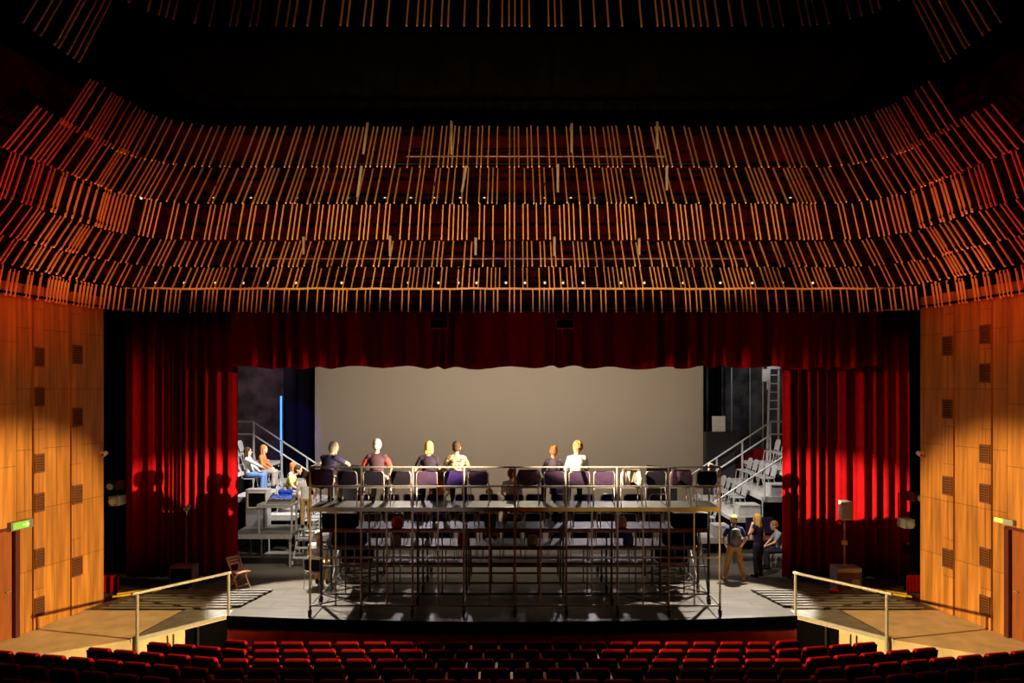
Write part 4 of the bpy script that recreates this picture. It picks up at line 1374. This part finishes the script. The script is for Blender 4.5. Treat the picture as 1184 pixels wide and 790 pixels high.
remesh('bag_body', b, cloth('blue_cloth', (.04, .12, .65), .3, 10), e, .014, 1)
MB().path([Vector((-.1, 0, .28)), Vector((-.06, 0, .38)), Vector((.05, 0, .38)), Vector((.09, 0, .28))], .010, 6).build('bag_handle', M['ch_navy'], e)
e = empty('guitar_amplifier', (-8.15, 25.02, 1.0), 'grey amplifier box with pale trim behind the mixing platform', 'amplifier')
MB().box((0, 0, .6), (.7, .4, 1.2)).build('cabinet', M['case'], e, bevel=.02)
MB().box((.02, -.21, .86), (.56, .02, .44)).build('grille', M['black'], e)
fr = MB()
for s in (-1, 1):
    fr.box((.02 + s * .29, -.215, .86), (.04, .03, .5)).box((.02, -.215, .86 + s * .24), (.6, .03, .04))
fr.build('trim_frame', M['case_trim'], e)
# folding wooden chair near the left curtain
e = empty('folding_chair', (TX(276, 21.1), 21.1, 0), 'reddish wooden folding chair beside the left red curtain', 'chair', rz=-PI / 2 - .55)
for s in (-1, 1):
    MB().bar((s * .19, -.26, .84), (s * .19, .22, 0), .03, .045).build('leg', M['chair_wood'], e)
    MB().bar((s * .16, .14, .44), (s * .16, -.24, 0), .03, .045).build('leg', M['chair_wood'], e)
st = MB()
for k in range(5):
    st.box((0, -.14 + .085 * k, .455), (.40, .07, .022))
st.build('seat_slat', M['chair_wood'], e)
bs = MB()
for k in range(3):
    bs.box((0, -.17 - .04 * k, .66 + .075 * k), (.38, .016, .055), Euler((.5, 0, 0)))
bs.build('back_slat', M['chair_wood'], e)
MB().tube((-.19, .16, .10), (.19, .16, .10), .012).tube((-.16, -.17, .10), (.16, -.17, .10), .012).build('stretcher', M['chair_wood'], e)

# ================================================================ GEAR BESIDE THE CURTAINS
# right: loudspeaker on a pole over a case
X, Y = 8.98, 20.95
e = empty('subwoofer', (X, Y, 0), 'brown and grey bass speaker box on the floor before the right curtain', 'loudspeaker')
MB().box((0, 0, .32), (.66, .5, .64)).build('cabinet', M['case'], e, bevel=.02)
MB().box((0, -.255, .28), (.58, .02, .44)).build('grille', M['deck_dark'], e)
MB().box((.16, -.268, .2), (.2, .01, .28)).build('front_plate', M['grey_box'], e)
MB().box((0, -.255, .575), (.64, .03, .09)).build('top_strip', M['steel'], e)
e = empty('pole_speaker', (X - .03, Y, .645), 'pale loudspeaker on a thin pole above the brown and grey bass box', 'loudspeaker')
MB().tube((0, 0, 0), (0, 0, 1.25), .02, .02, 10).tube((0, 0, 0), (0, 0, .05), .06, .04, 10).build('pole', M['arm_wood'], e)
MB().box((0, 0, .62), (.13, .09, .1)).build('clamp', M['hazard'], e)
MB().prism([(-.15, -.16, 1.25), (.15, -.16, 1.25), (.10, .16, 1.25), (-.10, .16, 1.25)], (0, 0, .5)).build('speaker_cabinet', M['white'], e, bevel=.015)
MB().box((0, -.165, 1.5), (.26, .012, .44)).build('grille', M['grey_box'], e)
tag(MB().ball((8.45, 20.4, .12), (.12, .1, .09), 10, 8).tube((8.33, 20.4, .10), (8.57, 20.45, .08), .03).build('red_cushion', M['red_plastic']), 'small crumpled red cloth on the planks before the right curtain', 'cloth')
X, Y = -8.92, 21.2
e = empty('subwoofer', (X, Y, 0), 'dark red bass speaker box on the floor before the left curtain', 'loudspeaker')
MB().box((0, 0, .34), (.62, .46, .56)).build('cabinet', M['deck_dark'], e, bevel=.02)
MB().box((0, -.235, .33), (.54, .012, .46)).build('grille', M['black'], e)
for s in (-1, 1):
    MB().box((s * .2, -.05, .03), (.08, .3, .06)).build('foot', M['grey_box'], e)
e = empty('pole_lamp', (X + .05, Y, .62), 'small lamp on a thin pole above the dark red bass box', 'lamp')
MB().tube((0, 0, 0), (0, 0, 1.45), .015).build('pole', M['deck_dark'], e)
MB().tube((.0, -.04, 1.5), (.02, .16, 1.58), .07, .05, 12).tube((0, .06, 1.42), (0, .06, 1.5), .02).build('lamp_head', M['grey_box'], e)
# lighting booms in the dark gaps next to the wood walls
for sgn, nm, hs in ((-1, 'left', ((.28, 2.45, .9), (.22, 2.85, .4))), (1, 'right', ((-.30, 1.85, 1.0), (-.05, 2.55, .5)))):
    e = empty('lighting_boom', (sgn * 10.75, 20.9, 0), 'black upright boom carrying stage lamps beside the %s wood wall' % nm, 'lighting stand')
    MB().tube((0, 0, 0), (0, 0, 3.2), .03, .03, 10).tube((0, 0, 0), (0, 0, .05), .22, .2, 16).build('boom_pole', M['black'], e)
    for i, (dx, z, sc_) in enumerate(hs):
        L = MB().tube((0, 0, z), (dx, -.1, z), .02)
        L.build('arm', M['black'], e)
        h = MB().box((dx, -.25, z), (.26, .42, .24)).tube((dx, -.46, z), (dx, -.52, z - .01), .10, .115, 14)
        o = h.build('lamp_head', M['case' if i == 0 else 'black_gloss'], e)
        MB().tube((dx, -.522, z - .01), (dx, -.53, z - .011), .085, .085, 14).build('lens', M['case_trim' if nm == 'left' and i == 0 else 'grey_box'], o)

# ================================================================ CAMERA, LIGHT
cam = bpy.data.cameras.new('camera')
cam.sensor_width = 36
cam.lens = F / 1184 * 36
cam.shift_y = 55 / 1184
cam.clip_end = 200
co = bpy.data.objects.new('camera', cam)
C.objects.link(co)
co.location = (0, 0, CH)
co.rotation_euler = (PI / 2, 0, 0)
S.camera = co


def aim(o, target):
    o.rotation_euler = (Vector(target) - o.location).to_track_quat('-Z', 'Y').to_euler()


def spot(name, loc, target, W, col, deg, blend=.4, r=.12):
    l = bpy.data.lights.new(name, 'SPOT')
    l.energy = W
    l.color = col
    l.spot_size = math.radians(deg)
    l.spot_blend = blend
    l.shadow_soft_size = r
    o = bpy.data.objects.new(name, l)
    C.objects.link(o)
    o.location = loc
    aim(o, target)
    return o


def area(name, loc, target, W, col, sx, sy, spread=180):
    l = bpy.data.lights.new(name, 'AREA')
    l.shape = 'RECTANGLE'
    l.size, l.size_y = sx, sy
    l.energy = W
    l.color = col
    l.spread = math.radians(spread)
    o = bpy.data.objects.new(name, l)
    C.objects.link(o)
    o.location = loc
    aim(o, target)
    return o


ORANGE = (1.0, .42, .10)
RED = (1.0, .05, .035)
# house lamps grazing the batten canopy
for i in range(9):
    x = -9.2 + 2.3 * i
    spot('canopy_lamp', (x * .92, 12.4, 5.4), (x, 19.6, 9.75), 2300 if 1 < i < 7 else 1500, (1.0, .56, .19) if 1 < i < 7 else (1.0, .36, .12), 35, .45, .15)
spot('upper_canopy_lamp', (0, 10.0, 7.0), (0, 15.6, 13.4), 900, (1.0, .5, .16), 66, .8, .2)
for s in (-1, 1):
    spot('canopy_red_lamp', (s * 4.5, 12.0, 5.6), (s * 10.2, 16.4, 8.9), 1250, RED, 50, .8, .2)
    # cross lamps: light the opposite wall, apron, seats and curtain folds
    spot('cross_lamp', (s * 10.3, 11.8, 5.9), (-s * 10.5, 16.9, 0.75), 28000, (1.0, .68, .27), 22, .45, .08)
    # upper wall wash
    spot('wall_lamp', (s * 4.0, 10.5, 9.0), (s * 11.0, 18.0, 5.0), 1000, ORANGE, 36, .7, .2)
    # narrow raking lamps on the curtain folds
    spot('curtain_lamp', (s * 9.5, 13.2, 6.2), (-s * 9.4, 22.2, 2.25), 95000, (1.0, .72, .45), 8, .9, .05)
    spot('curtain_wide_lamp', (s * 9.8, 17.2, 6.6), (-s * 10.2, 22.2, 4.4), 9000, (1.0, .45, .3), 13, .9, .05)
    # stage side light falling on the forestage floor
    spot('stage_side_lamp', (s * 7.0, 23.4, 6.6), (s * 5.5, 19.9, 0), 9000, (1.0, .92, .78), 33, .25, .10)
    spot('front_of_house', (s * 2.6, 3, 11.5), (s * 2.5, 18.9, 3.6), 2300, (1.0, .90, .74), 15, .7, .15)
    spot('side_seat_lamp', (s * 4.5, 24.0, 7.4), (s * 8.6, 27.4, 1.9), 3200 if s > 0 else 6000, (1.0, .95, .92), 50, .5, .15)
    spot('side_fill_lamp', (s * 5.0, 20.4, 6.6), (s * 6.8, 23.8, 1.4), 1500, (1.0, .90, .75), 36, .6, .1)  # added fill to brighten the people standing at the stage sides
# stage general light
area('stage_overhead', (0, 27.0, 8.0), (0, 27.1, 0), 120, (.95, .88, .95), 9, 4)
for x in (-3, 3):
    spot('row_lamp', (x, 28.5, 6.6), (x, 21.3, 1.7), 1350, (1.0, .86, .92), 36, .8, .15)
area('screen_wash', (0, 25.0, 7.6), (0, 32, 2.0), 360, (1.0, .79, .54), 13, .8)
for x in (-3.6, 0, 3.6):
    spot('people_rim_lamp', (x, 26.8, 7.3), (x, 18.7, 3.5), 1500, (1.0, .86, .60), 24, .6, .12)
spot('back_wall_lamp', (8.8, 28.0, 8.6), (10.6, 34.8, 5.2), 320, (.85, .88, 1.0), 40, .7, .1)
for s in (-1, 1):
    spot('upper_side_lamp', (s * 2.0, 10.5, 6.5), (s * 8.35, 15.4, 12.6), 130 if s < 0 else 40, (1.0, .4, .15), 24, .8, .15)
spot('valance_lamp', (1.2, 10.0, 5.2), (.6, 21.6, 6.9), 160, (1.0, .4, .3), 22, 1.0, .1)
spot('wing_lamp', (-9.4, 29.5, 8.2), (-11.2, 34.8, 4.6), 420, (1.0, .55, .75), 44, .7, .1)
spot('blue_lamp', (-8.9, 29.0, 6.8), (-9.3, 32.6, 3.0), 420, (.12, .08, 1.0), 40, .6, .1)
spot('canopy_blue_lamp', (0, 17.6, 6.9), (0, 20.4, 8.4), 50, (.15, .12, 1.0), 120, .7, .1)

w = bpy.data.worlds.new('world')
S.world = w
w.use_nodes = True
w.node_tree.nodes['Background'].inputs['Color'].default_value = (.10, .03, .02, 1)
w.node_tree.nodes['Background'].inputs['Strength'].default_value = 0.01

vs = S.view_settings
S.display_settings.display_device = 'sRGB'
vs.view_transform = 'Standard'
vs.look = 'None'
vs.exposure = 0.0
vs.gamma = 1.0
vs.use_curve_mapping = False
